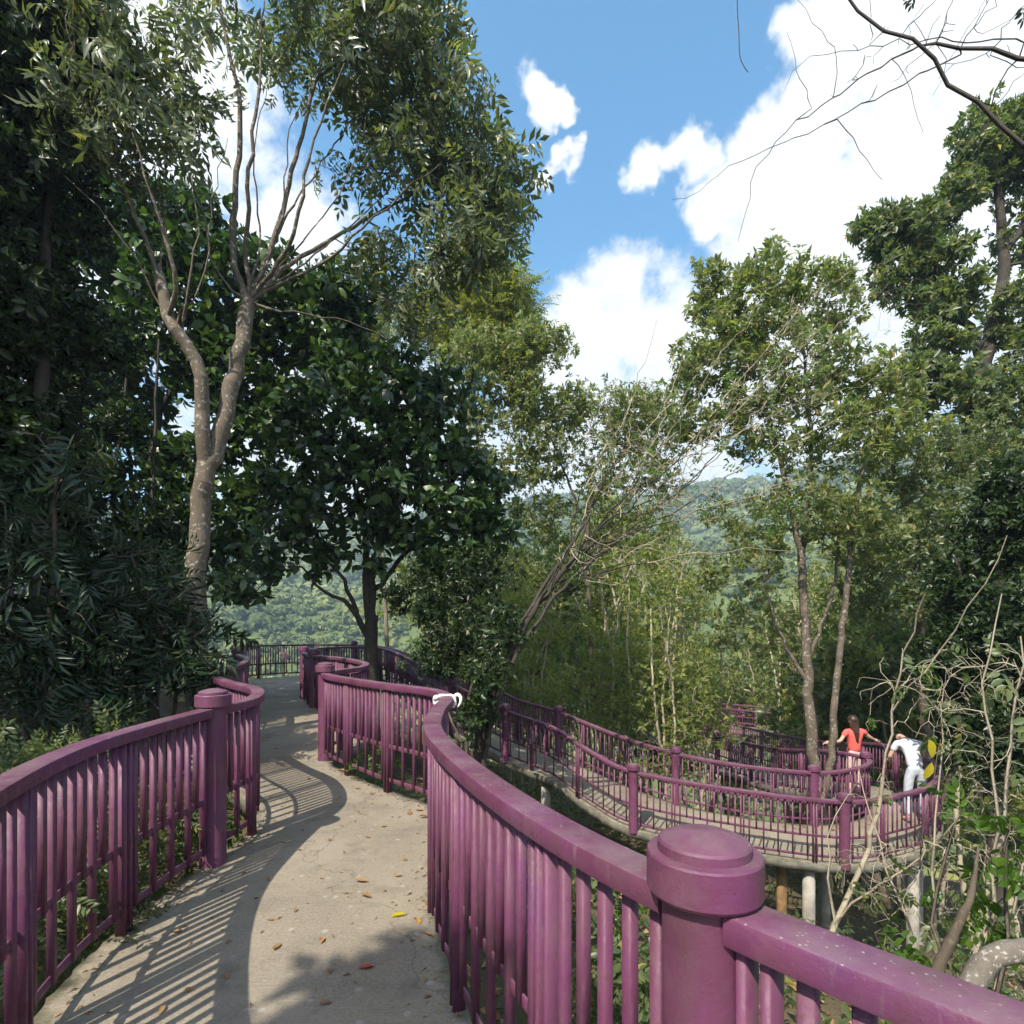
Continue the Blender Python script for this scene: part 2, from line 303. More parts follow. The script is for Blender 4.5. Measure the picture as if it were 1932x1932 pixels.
# ------------------------------------------------------------------ the walkway: one ribbon of concrete winding down the slope
ST = [  # left railing x, y; right railing x, y; floor height
    (.1, -2.0, 2.7, -1.6, 0), (-.72, -.3, 1.5, -.2, 0), (-1.33, 1.0, .86, .62, 0), (-1.80, 1.98, .395, 1.17, 0), (-2.02, 2.66, .083, 1.68, 0),
    (-2.07, 3.28, -.22, 2.40, 0), (-2.06, 3.92, -.43, 3.1, 0), (-2.05, 4.5, -.5, 3.8, 0), (-2.35, 5.2, -.52, 4.5, 0), (-2.95, 5.9, -.72, 5.1, 0),
    (-3.5, 6.7, -1.45, 5.85, 0), (-3.9, 7.9, -2.3, 7.0, 0), (-4.3, 9.1, -2.15, 8.1, 0), (-4.9, 10.5, -2.4, 9.2, 0), (-5.9, 12.2, -3.2, 10.6, 0),
    (-6.8, 14, -4.05, 11.6, 0), (-7.8, 16, -4.8, 13.1, 0), (-8.3, 17.6, -5.3, 14.6, 0), (-7.6, 18.9, -5.3, 16, 0), (-6, 19.3, -4.7, 16.8, 0),
    (-4.3, 18.7, -3.7, 16.6, -.05), (-2.9, 17.2, -2.6, 15.0, -.3), (-1.2, 15.3, -1.35, 12.9, -.7), (.1, 14.2, -.14, 12.2, -1.2), (1.1, 13.5, .8, 11.4, -1.42),
    (2.3, 12.5, 1.5, 10.8, -1.78), (3.4, 11.8, 2.2, 10.3, -2.03), (4.7, 11.4, 3.8, 9.75, -2.2), (6.0, 11.3, 5.5, 9.4, -2.3), (6.8, 11.38, 6.6, 9.65, -2.26),
    (7.3, 11.65, 7.5, 10.15, -2.22), (7.5, 12.05, 8.4, 11.2, -2.2), (7.35, 12.6, 8.9, 12.6, -2.2), (7.1, 13.3, 8.95, 14, -2.28), (6.9, 15, 8.7, 15.8, -2.6),
    (6.5, 18, 8.3, 18.8, -2.85), (6.0, 22, 7.9, 22.5, -3), (5.9, 26, 8.2, 25.5, -3.1), (7.2, 28.8, 9, 26.8, -3.2), (10.3, 29.3, 10.7, 26.9, -3.3),
    (14, 27.5, 13.5, 25.3, -3.45), (18, 24, 17, 22, -3.6)]
ST = np.array(ST, float); NSUB = 16
LC = catmull(ST[:, [0, 1, 4]], NSUB); RC = catmull(ST[:, [2, 3, 4]], NSUB)
mid_c = (LC + RC) / 2

def terrain_near(x, y):
    z = -0.95 - 0.34 * (np.clip(x, -14, 30) + 1) - 0.18 * np.clip(y - 6, 0, 60) + .25 * np.sin(x * .7 + 1) * np.cos(y * .55) + .12 * np.sin(x * 1.9 + y * 1.3)
    return z
def ground_h(x, y):
    x = np.atleast_1d(np.asarray(x, float)); y = np.atleast_1d(np.asarray(y, float))
    r = np.hypot(x, y); az = np.arctan2(x, y)
    zn = terrain_near(x, y)
    q = mid_c[::6]
    d = np.full(x.shape, 9e9); zz = np.zeros(x.shape)
    nr = r < 45
    if nr.any():
        D = np.hypot(x[nr][:, None] - q[None, :, 0], y[nr][:, None] - q[None, :, 1]); k = D.argmin(1)
        dd = D[np.arange(len(k)), k]; cap = q[k, 2] - np.where(q[k, 1] < 7, .42, .95) + np.clip(dd - 2.0, 0, 9) * .8
        z1 = zn[nr]; zn[nr] = np.minimum(z1, cap)
    # beyond the knoll the land falls to a valley and climbs again to wooded ridges
    t = np.clip((az + .75) / 1.5, 0, 1)
    wob = np.sin(az * 9 + 1) * .5 + np.sin(az * 23) * .3
    crest1 = 16 + 18 * t + 4 * wob; ridge = 84 + 62 * t ** 1.3 + 10 * wob
    prof = lambda rr: None
    zs = np.zeros(x.shape)
    rs = [30, 70, 120, 150, 250, 310, 400, 540, 700, 1000]
    hs = [None, -26 + 0 * t, -46 + 0 * t, -38 + 4 * t, crest1, crest1 + 2, crest1 + 30 + 8 * wob, ridge, ridge * 1.02, ridge * 1.0]
    z30 = -8.5 + 0 * t
    hs[0] = z30
    H = np.stack(hs, 1); rs = np.array(rs, float)
    k = np.clip(np.searchsorted(rs, r) - 1, 0, len(rs) - 2); f = np.clip((r - rs[k]) / (rs[k + 1] - rs[k]), 0, 1); f = f * f * (3 - 2 * f)
    idx = np.arange(len(r)); zf = H[idx, k] * (1 - f) + H[idx, k + 1] * f
    zf = zf + np.where(r > 120, np.sin(x * .021) * np.cos(y * .017 + 2) * 6, 0)
    front = np.clip((np.cos(az) - .1) / .5, 0, 1)            # behind the viewer the hill simply goes on
    zf = zf * front + (2 - .05 * r * .0) * (1 - front)
    b = np.clip((r - 26) / 26, 0, 1); b = b * b * (3 - 2 * b)
    return zn * (1 - b) + zf * b

def build_ground():
    rad = np.concatenate([[0.0], np.geomspace(.8, 60, 90), np.geomspace(63, 850, 80)])
    az = np.linspace(-np.pi, np.pi, 361)[:-1]
    Rr, A = np.meshgrid(rad, az, indexing='ij'); x = Rr * np.sin(A); y = Rr * np.cos(A)
    z = ground_h(x.ravel(), y.ravel()); g = Geo(); n = len(az); k = len(rad)
    i = np.arange(k - 1)[:, None] * n; j = np.arange(n)[None]; j2 = (j + 1) % n
    g.add(np.stack([x.ravel(), y.ravel(), z], 1), np.stack([i + j, i + j2, i + n + j2, i + n + j], -1).reshape(-1, 4))
    m, nt, bs, L = new_mat('forest_floor'); p = wpos(nt)
    c = ramp(nt, [(.3, (.045, .032, .018)), (.5, (.10, .075, .04)), (.62, (.075, .085, .03)), (.8, (.05, .075, .02))], noise(nt, p, .9, 8, .7))
    c = mixc(nt, mapr(nt, noise(nt, p, 18, 5, .7), .5, .7, 0, .7), c, (.17, .115, .06))
    dist = nn(nt, 'ShaderNodeVectorMath', operation='LENGTH'); L(p, dist.inputs[0])
    wood = mixc(nt, mapr(nt, noise(nt, p, .06, 8, .75), .35, .7), (.06, .09, .025), (.14, .17, .05))
    wood = mixc(nt, mapr(nt, noise(nt, p, .011, 3, .5), .60, .64), wood, (.20, .27, .05))      # fields on the slopes
    c = mixc(nt, mapr(nt, dist.outputs['Value'], 45, 75), c, wood)
    L(c, bs.inputs['Base Color']); bs.inputs['Roughness'].default_value = .95
    bump(nt, bs, noise(nt, p, 25, 6, .7), .8, .04)
    tag(link('ground', g.mesh('ground', smooth=True), m), kind='structure')
build_ground()

def build_deck():
    lat = LC[:, :2] - RC[:, :2]; lat /= np.linalg.norm(lat, axis=1)[:, None]
    # edges run just outside the railings; edges are slightly ragged
    nl = np.gradient(LC[:, :2], axis=0); nl /= np.linalg.norm(nl, axis=1)[:, None]; nl = np.stack([-nl[:, 1], nl[:, 0]], 1)
    nr = np.gradient(RC[:, :2], axis=0); nr /= np.linalg.norm(nr, axis=1)[:, None]; nr = np.stack([nr[:, 1], -nr[:, 0]], 1)
    k = len(LC); T = np.linspace(0, 1, 17)
    wl = .045 + .012 * np.sin(np.arange(k) * 1.7) * np.cos(np.arange(k) * .63); wr = .045 + .012 * np.sin(np.arange(k) * 1.3 + 2)
    a = LC[:, :2] + nl * wl[:, None]; b = RC[:, :2] + nr * wr[:, None]; z = LC[:, 2]
    V = []
    for t in T: V.append(np.concatenate([a * (1 - t) + b * t, z[:, None]], 1))
    V.append(np.concatenate([b, z[:, None] - .14], 1)); V.append(np.concatenate([a, z[:, None] - .14], 1))
    V = np.stack(V, 1); n = V.shape[1]; i = np.arange(k - 1)[:, None] * n; j = np.arange(n)[None]; j2 = (j + 1) % n
    g = Geo(); g.add(V.reshape(-1, 3), np.stack([i + j, i + j2, i + n + j2, i + n + j], -1).reshape(-1, 4))
    me = g.mesh('walkway'); at_ = me.attributes.new('edge', 'FLOAT', 'POINT'); at_.data.foreach_set('value', np.tile(np.concatenate([np.abs(T * 2 - 1) ** 3, [1., 1.]]), k).astype(np.float32))
    w = tag(link('walkway', me, M['concrete']), kind='structure')
    wm = flat_mat('pale_column_concrete', (.27, .25, .215), .85, .35, 5); om = flat_mat('raw_timber', (.20, .115, .05), .8, .35, 9)
    for x, y, zt, r, mm, nm in ((5.02, 9.62, -2.44, .10, wm, 'support_column'), (7.15, 10.15, -2.47, .10, wm, 'support_column'), (2.6, 10.25, -2.24, .10, wm, 'support_column'), (4.72, 9.95, -2.4, .085, om, 'timber_prop'), (6.1, 11.1, -2.47, .10, wm, 'support_column'), (0.7, 11.7, -1.6, .1, wm, 'support_column'), (8.7, 12.2, -2.47, .10, wm, 'support_column')):
        zb = float(ground_h([x], [y])[0]) - .2; gg = Geo()
        lathe(gg, [(r * 1.03, zb), (r * 1.0, zb + .6), (r * .98, zt), (0.001, zt)], x, y, 16); gg2 = gg.mesh(nm, smooth=True)
        link(nm, gg2, mm, w)
build_deck()

# ------------------------------------------------------------------ railings
RAIL_PROF = rrect(.105, .062, .009, 2)
def post_meshes():
    g = Geo(); lathe(g, [(.088, -.05), (.088, .02), (.084, .05), (.084, 1.095)], n=28); shaft = g.mesh('post_shaft', smooth=True)
    g = Geo(); lathe(g, [(.083, 1.075), (.109, 1.080), (.115, 1.088), (.115, 1.158), (.1125, 1.1625), (.0935, 1.164), (.0925, 1.181), (.088, 1.186), (.06, 1.197), (.03, 1.203), (.0005, 1.205)], n=32); cap = g.mesh('post_cap', smooth=True)
    for me in (shaft, cap):
        me.materials.append(M['paint']); me.set_sharp_from_angle(angle=math.radians(24))
    return shaft, cap
SHAFT, CAP = post_meshes()
def bar_mesh(name, z0, z1, w=.032, d=.030):
    g = Geo(); geo_box(g, 0, 0, (z0 + z1) / 2, w, d, z1 - z0, bev=.004); me = g.mesh(name); me.materials.append(M['paint']); return me
BAR_L = bar_mesh('long_bar', .105, 1.0); BAR_S = bar_mesh('short_bar', .44, 1.0); BAR_TL = bar_mesh('thin_long_bar', .105, 1.0, .024, .022); BAR_TS = bar_mesh('thin_short_bar', .44, 1.0, .024, .022); BAR_P = bar_mesh('stanchion_bar', -.03, 1.02, .022, .055)
def seg_between(curve, s0, s1):
    u = np.arange(len(curve)) / NSUB; uu = np.concatenate([[s0], u[(u > s0 + 1e-3) & (u < s1 - 1e-3)], [s1]])
    return np.stack([np.interp(uu, u, curve[:, k]) for k in range(3)], 1)
def railing(curve, s0, s1, label, post0=True, post1=False, parts=True, ease=0.0):
    pts = resample(seg_between(curve, s0, s1), .05)
    s = np.concatenate([[0], np.cumsum(np.linalg.norm(np.diff(pts[:, :2], axis=0), axis=1))]); Ltot = s[-1]
    org = pts[0].copy(); t = thing('railing', label, 'railing', tuple(org), 'purple railings along the walkway')
    def at(d): return np.array([np.interp(d, s, pts[:, k]) for k in range(3)])
    a0 = .075 if post0 else 0.0; a1 = Ltot - .075
    run = np.array([at(d) for d in np.linspace(a0, a1, max(4, int(Ltot / .07)))])
    for nm, h, prof in (('handrail', 1.045, RAIL_PROF), ('middle_rail', .455, rrect(.010, .045, .003, 1)), ('bottom_rail', .125, rrect(.010, .045, .003, 1))):
        g = Geo(); sweep(g, run + np.array([0, 0, h]), prof); me = g.mesh(nm, org, smooth=(nm == 'handrail'))
        if nm == 'handrail': me.set_sharp_from_angle(angle=math.radians(30))
        link(nm, me, M['paint'], t)
    n = int((a1 - a0) / (.086 if s0 < 22 else .112)); stuff = Geo(); step = (a1 - a0) / n
    for i in range(n):
        d = a0 + step * (i + .5); p = at(d); q = at(min(d + .02, Ltot)) - at(max(d - .02, 0)); rz = math.atan2(q[1], q[0])
        stan = (i % 10 == 5)
        me = BAR_P if stan else ((BAR_L if i % 2 == 0 else BAR_S) if s0 < 22 else (BAR_TL if i % 2 == 0 else BAR_TS))
        rel = p - org
        if parts:
            if stan:
                for sgn in (-1, 1):
                    o = link('stanchion', me, None, t, tuple(rel + np.array([math.cos(rz), math.sin(rz), 0]) * .024 * sgn), rz)
            else: link('baluster', me, None, t, tuple(rel), rz + random.uniform(-.04, .04))
        else:
            z0 = -.03 if stan else (.105 if i % 2 == 0 else .44)
            V, F, k = box(0, 0, (z0 + 1.0) / 2, .026, .02, 1.0 - z0); V = np.array(V); c_, s_ = math.cos(rz), math.sin(rz)
            V = np.stack([V[:, 0] * c_ - V[:, 1] * s_, V[:, 0] * s_ + V[:, 1] * c_, V[:, 2]], 1) + p; stuff.add(V, F)
    if not parts: tag(link('balusters', stuff.mesh('balusters', org), M['paint'], t), kind='stuff')
    for on, p in ((post0, pts[0]), (post1, pts[-1])):
        if on:
            o = link('post', SHAFT, None, t, tuple(p - org)); link('cap', CAP, None, o)
    return t
# left railing of the upper path, then the far railing of the lower walk and back round the hairpin
railing(LC, .8, 6, 'purple railing at left picture edge, nearest stretch with dark balusters', post0=False)
railing(LC, 6, 14, 'purple railing bulging into the path beyond the domed left post')
railing(LC, 14, 19.4, 'far purple railing against the sunlit valley, left end of the upper path')
railing(LC, 19.4, 24, 'shaded purple railing curving down behind the big-leaved tree')
railing(LC, 24, 26, 'dark purple railing sloping down behind the leaning bare tree, far side of ramp')
railing(LC, 26, 28, 'sunlit purple railing on far side of lower walkway, between two domed posts')
railing(LC, 28, 31, 'purple hairpin railing curving round the forked tree trunk')
railing(LC, 31, 35, 'purple railing in front of the woman in coral shirt, running back into shade')
railing(LC, 35, 39, 'dark distant railing curving round the far loop, outer side', parts=False)
railing(LC, 39, 41, 'most distant dark railing at back right beyond the forked tree', parts=False)
# right railing
railing(RC, 1.2, 3, 'purple handrail stretch in bottom right corner, closest to the viewer', post0=False)
railing(RC, 3, 11, 'purple S-curved railing with white rag, from the big domed post')
railing(RC, 11, 15, 'purple railing beyond the second right post, bulging behind the path, mostly shaded')
railing(RC, 15, 16, 'short dark railing between two close posts at far end of upper path')
railing(RC, 16, 22, 'dark railing hidden behind the big-leaved tree at the far bend')
railing(RC, 22, 23, 'short shaded railing on ramp behind the white rag, pinkish post')
railing(RC, 23, 26, 'shaded purple railing descending on near side of ramp')
railing(RC, 26, 28, 'sunlit purple railing on near side of lower walkway above the slab edge')
railing(RC, 28, 32, 'purple railing in front of the man in pale clothes, outer bend')
railing(RC, 32, 36, 'dark railing behind the woman and man, far side of the bend')
railing(RC, 36, 41, 'dark distant railing on inner side of the far loop', parts=False)
# ------------------------------------------------------------------ leaf blades and sprays
def leaf_simple(w=.42, fold=.10, curl=.12):
    V = [(0, 0, 0), (-w / 2, .45, fold), (0, .45, 0), (w / 2, .45, fold), (0, 1, -curl)]
    return np.array(V, float), np.array([(0, 2, 1), (0, 3, 2), (1, 2, 4), (2, 3, 4)])
def leaf_flat(w=.45, fold=.1):
    V = [(0, 0, 0), (-w / 2, .42, fold), (w / 2, .42, fold), (0, 1, -.08)]
    return np.array(V, float), np.array([(0, 3, 1), (0, 2, 3)])
def leaf_full(w=.45, fold=.08, curl=.18):
    V = [(0, 0, 0), (-w * .36, .22, fold), (0, .22, .0), (w * .36, .22, fold), (-w * .5, .5, fold * .9 - curl * .2), (0, .5, -curl * .2), (w * .5, .5, fold * .9 - curl * .2),
         (-w * .34, .77, fold * .6 - curl * .55), (0, .77, -curl * .55), (w * .34, .77, fold * .6 - curl * .55), (0, 1, -curl)]
    F = [(0, 2, 1), (0, 3, 2), (1, 2, 5), (1, 5, 4), (2, 3, 6), (2, 6, 5), (4, 5, 8), (4, 8, 7), (5, 6, 9), (5, 9, 8), (7, 8, 10), (8, 9, 10)]
    return np.array(V, float), np.array(F)
def leaf_hex(w=.45, fold=.07, curl=.15):
    V = [(0, 0, 0), (-w * .42, .26, fold), (w * .42, .26, fold), (-w * .42, .62, fold - curl * .3), (w * .42, .62, fold - curl * .3), (0, 1, -curl)]
    return np.array(V, float), np.array([(0, 2, 1), (1, 2, 4), (1, 4, 3), (3, 4, 5)])
def xf(V, s, d, n, p):
    d = np.asarray(d, float); d = d / np.linalg.norm(d); n = np.asarray(n, float); sd = np.cross(d, n); sd /= np.linalg.norm(sd) + 1e-9; n = np.cross(sd, d)
    return (V[:, :1] * sd + V[:, 1:2] * d + V[:, 2:] * n) * s + np.asarray(p)
def spray(pairs, llen, w, droop=.5, spread=.85, leaf=leaf_simple, seed=0, rachis=1.0):
    """a pinnate spray along +y, leaflets hanging a little; size 1 = its rachis"""
    r = random.Random(seed); V = []; F = []; n = 0
    def put(d, nrm, p, s):
        nonlocal n
        lv, lf = leaf(w); V.append(xf(lv, s, d, nrm, p)); F.append(lf + n); n += len(lv)
    for i in range(pairs):
        y = (i + .6) / pairs * rachis; z = -.35 * droop * y * y
        for sd in (-1, 1):
            s = llen * r.uniform(.8, 1.15) * (1 - .25 * abs(y / rachis - .5))
            put((sd * spread, .55 + r.uniform(-.2, .2), -droop * r.uniform(.5, 1.3)), (r.uniform(-.4, .4), r.uniform(-.2, .4), 1), (0, y + r.uniform(-.02, .02), z), s)
    put((0, 1, -droop), (r.uniform(-.3, .3), .2, 1), (0, rachis, -.35 * droop), llen)
    return np.concatenate(V), np.concatenate(F)
def whorl(k, w, droop=.3, seed=0, leaf=leaf_simple):
    """a rosette of leaves at a twig end"""
    r = random.Random(seed); V = []; F = []; n = 0
    for i in range(k):
        a = i * 2.4 + r.uniform(-.3, .3); el = r.uniform(-.1, .7)
        lv, lf = leaf(w); d = (math.cos(a) * math.cos(el), math.sin(el) + .3, math.sin(a) * math.cos(el) - droop)
        V.append(xf(lv, r.uniform(.75, 1.15), d, (r.uniform(-.3, .3), .6, 1), (0, r.uniform(-.5, .1), 0))); F.append(lf + n); n += len(lv)
    return np.concatenate(V), np.concatenate(F)

def scatter(g, temps, pos, dirs, ups, size, mi=0):
    """lay copies of leaf templates (each a whole spray) into one mesh"""
    d = dirs / (np.linalg.norm(dirs, axis=1)[:, None] + 1e-9)
    s = np.cross(d, ups); s /= np.linalg.norm(s, axis=1)[:, None] + 1e-9; u = np.cross(s, d)
    pick = rng.integers(0, len(temps), len(pos))
    for t, (V, F) in enumerate(temps):
        k = np.nonzero(pick == t)[0]
        if len(k) == 0: continue
        W_ = (V[None, :, 0, None] * s[k][:, None] + V[None, :, 1, None] * d[k][:, None] + V[None, :, 2, None] * u[k][:, None]) * size[k][:, None, None] + pos[k][:, None]
        g.add(W_.reshape(-1, 3), (F[None] + (np.arange(len(k)) * len(V))[:, None, None]).reshape(-1, 3), mi)

# ------------------------------------------------------------------ growing a tree: stems are given, twigs seek the crown
def unit(v): return v / (np.linalg.norm(v, axis=-1, keepdims=True) + 1e-9)
class Skel:
    def __init__(s, cap=60000):
        s.p = np.zeros((cap, 3)); s.d = np.zeros((cap, 3)); s.par = np.full(cap, -1); s.rmin = np.zeros(cap); s.att = np.zeros(cap, bool); s.n = 0; s.tips = []
    def push(s, p, par, rmin=0., att=True):
        i = s.n; s.p[i] = p; s.par[i] = par; s.rmin[i] = rmin; s.att[i] = att
        s.d[i] = unit(p - s.p[par]) if par >= 0 else (0, 0, 1); s.n += 1; return i
    def stem(s, pts, r0, r1, free=0.35, step=.22, wob=.015, join=True, smooth=True):
        pts = np.asarray(pts, float); c = resample(catmull(pts, 6) if smooth else pts, step); m = len(c)
        par = -1
        if join and s.n: par = int(np.argmin(np.linalg.norm(s.p[:s.n] - c[0], axis=1)))
        for i in range(m):
            t = i / max(1, m - 1); q = c[i] + rng.normal(0, wob, 3) * (0 < i < m - 1)
            if i == 0 and par >= 0 and np.linalg.norm(s.p[par] - c[0]) < .12: continue
            par = s.push(q, par, r0 + (r1 - r0) * t, t > free)
        return par
    def reach(s, T, step=.3, wob=.04, up=.25, stiff=.45):
        n = s.n; idx = np.nonzero(s.att[:n])[0]; v = T - s.p[idx]; L = np.linalg.norm(v, axis=1) + 1e-6
        cs = (v * s.d[idx]).sum(1) / L
        k = idx[int(np.argmin(L * (1.5 - .6 * cs)))]
        a = s.p[k]; ln = np.linalg.norm(T - a)
        if ln < .05: return
        m = max(2, int(ln / step) + 1); t = np.linspace(0, 1, m + 1)[1:, None]
        ctl = a + unit(s.d[k] * stiff + unit(T - a) * (1 - stiff) + np.array([0, 0, up])) * ln * .5
        q = (1 - t) ** 2 * a + 2 * t * (1 - t) * ctl + t ** 2 * T
        q[:-1] += rng.normal(0, wob, (m - 1, 3)) if m > 1 else 0
        par = k
        for i in range(m): par = s.push(q[i], par)
        s.tips.append(par)
    def radii(s, rt=.006, ex=.47):
        n = s.n; cnt = np.zeros(n); ch = np.zeros(n, int)
        for i in range(n):
            if s.par[i] >= 0: ch[s.par[i]] += 1
        cnt[ch == 0] = 1
        for i in range(n - 1, -1, -1):
            if s.par[i] >= 0: cnt[s.par[i]] += cnt[i]
        r = np.maximum(rt * cnt ** ex, s.rmin[:n]); stem = s.rmin[:n] > 0
        r[stem] = s.rmin[:n][stem]
        for i in range(n):
            p = s.par[i]
            if p >= 0 and not stem[i]: r[i] = min(r[i], r[p] * .92)
        s.r = r; s.cnt = cnt
        main = np.full(n, -1)
        for i in range(n):
            p = s.par[i]
            if p >= 0 and (main[p] < 0 or r[i] > r[main[p]]): main[p] = i
        s.main = main; return r
    def wood(s, g, lod=1.0, mi=0, lo_r=0., hi_r=9.):
        n = s.n; r = s.r; idx = np.nonzero(s.par[:n] >= 0)[0]; p = s.par[idx]
        ismain = s.main[p] == idx
        tan = np.array(s.d[:n])
        # a node's ring faces halfway between its two segments
        has = s.main >= 0; tan[has] = unit(s.d[:n][has] + s.d[s.main[has]])
        t0 = np.where(ismain[:, None], tan[p], s.d[idx]); t1 = tan[idx]
        r0 = np.where(ismain, r[p], np.minimum(r[p], r[idx] * 1.25)); r1 = r[idx]
        for lo, hi, k in ((.05, 9, 12), (.018, .05, 6), (0, .018, 3)):
            q = (r1 > lo) & (r1 <= hi) & (r1 > lo_r) & (r1 <= hi_r)
            if not q.any(): continue
            th = np.linspace(0, 2 * np.pi, k, endpoint=False); rings = []
            for pos, t, rr in ((s.p[p[q]], t0[q], r0[q]), (s.p[idx[q]], t1[q], r1[q])):
                ref = np.where(np.abs(s.d[idx[q]][:, 2:3]) > .8, np.array([[1., .1, 0]]), np.array([[.1, .05, 1.]]))
                a = unit(np.cross(t, ref)); b = np.cross(t, a)
                rings.append(pos[:, None] + rr[:, None, None] * (a[:, None] * np.cos(th)[None, :, None] + b[:, None] * np.sin(th)[None, :, None]))
            # the two rings of a segment must not be twisted against each other
            A, B = rings; V = np.concatenate([A, B], 1); m = len(A)
            base = (np.arange(m) * 2 * k)[:, None]; j = np.arange(k)[None]; j2 = (j + 1) % k
            g.add(V.reshape(-1, 3), np.stack([base + j, base + k + j, base + k + j2, base + j2], -1).reshape(-1, 4), mi)

def lob(px, py, Y, rx, ry, dep, n, shell=0.0):
    return (P(px, py, Y), np.array([rx / FOC * Y, dep, ry / FOC * Y]), n, shell)
def lobe_pts(lobes, minsep=0.0):
    out = []
    for c, r, n, sh in lobes:
        v = unit(rng.normal(size=(n, 3))); rad = rng.random(n) ** (1 / 3)
        rad = sh + (1 - sh) * rad
        out.append(c + v * rad[:, None] * r)
    return np.concatenate(out)
def grow_leaves(g, sk, temps, per, size, spread, droop, upness=.25, back=1, mi=0, outw=.5, tips=None):
    T = np.array(sk.tips if tips is None else tips)
    pts = [T]
    q = T
    for _ in range(back): q = np.maximum(sk.par[q], 0); pts.append(q)
    T = np.concatenate(pts); T = T[sk.rmin[T] == 0]
    T = np.repeat(T, per); n = len(T)
    d = sk.d[T]; rnd = unit(rng.normal(size=(n, 3)))
    dirs = unit(d * outw + rnd * .75 + np.array([0, 0, -droop]))
    ups = unit(np.array([0, 0, upness]) + rng.normal(size=(n, 3)) * .5)
    pos = sk.p[T] + rnd * spread * rng.random((n, 1)) ** .6
    scatter(g, temps, pos, dirs, ups, size * rng.uniform(.5, 1.4, n), mi)

def tree(name, label, cat, stems, lobes, temps, per, size, spread, lmat, bmat, droop=.4, back=1, group=None, rt=.006, step=.3, wob=.05, up=.25, stiff=.45, upness=.25, bare=0.0, extra=None, ex=.47):
    sk = Skel()
    for st in stems:
        sk.stem(st['p'], st['r'][0], st['r'][1], st.get('free', .35), wob=st.get('wob', .015))
    T = lobe_pts(lobes); stem_nodes = sk.p[:sk.n][sk.att[:sk.n]]
    dmin = np.array([np.min(((stem_nodes - t) ** 2).sum(1)) for t in T]); order = np.argsort(dmin * rng.uniform(.6, 1.4, len(T)))
    for t in T[order]: sk.reach(t, step, wob, up, stiff)
    sk.radii(rt, ex)
    org = sk.p[0].copy()
    root = thing(name, label, cat, tuple(org), group)
    gw = Geo(); sk.wood(gw); link('trunk', gw.mesh(name + '_trunk', org, smooth=True), bmat, root)
    tips = np.array(sk.tips)
    if bare > 0: tips = tips[rng.random(len(tips)) > bare]
    if len(tips) and per:
        gl = Geo(); grow_leaves(gl, sk, temps, per, size, spread, droop, upness, back, tips=tips)
        if extra: extra(gl, sk)
        link('crown', gl.mesh(name + '_crown', org), lmat, root)
        stats.append((name, sk.n, gl.ntri(), gw.ntri()))
    else: stats.append((name, sk.n, 0, gw.ntri()))
    return root, sk
stats = []

TP_pin = [spray(3, .62, .36, .55, seed=i) for i in range(4)]              # compound leaves of the tall tree
TP_pin_long = [spray(4, .72, .20, .9, seed=10 + i, leaf=leaf_simple) for i in range(4)]      # long drooping lance leaflets
TP_big = [whorl(5, .52, .35, seed=i, leaf=leaf_hex) for i in range(5)]    # big glossy leaves in rosettes
TP_small = [whorl(6, .46, .2, seed=20 + i, leaf=leaf_flat) for i in range(5)]
TP_fine = [spray(6, .34, .28, .3, seed=30 + i, leaf=leaf_flat) for i in range(4)]
TP_mid = [whorl(5, .44, .35, seed=40 + i) for i in range(5)]
TP_alt = [spray(5, .30, .42, .35, seed=50 + i, leaf=leaf_flat) for i in range(4)]
# ------------------------------------------------------------------ trees
def S(r0, r1, *pts, free=.35, wob=.015): return dict(p=[P(*q) for q in pts], r=(r0, r1), free=free, wob=wob)
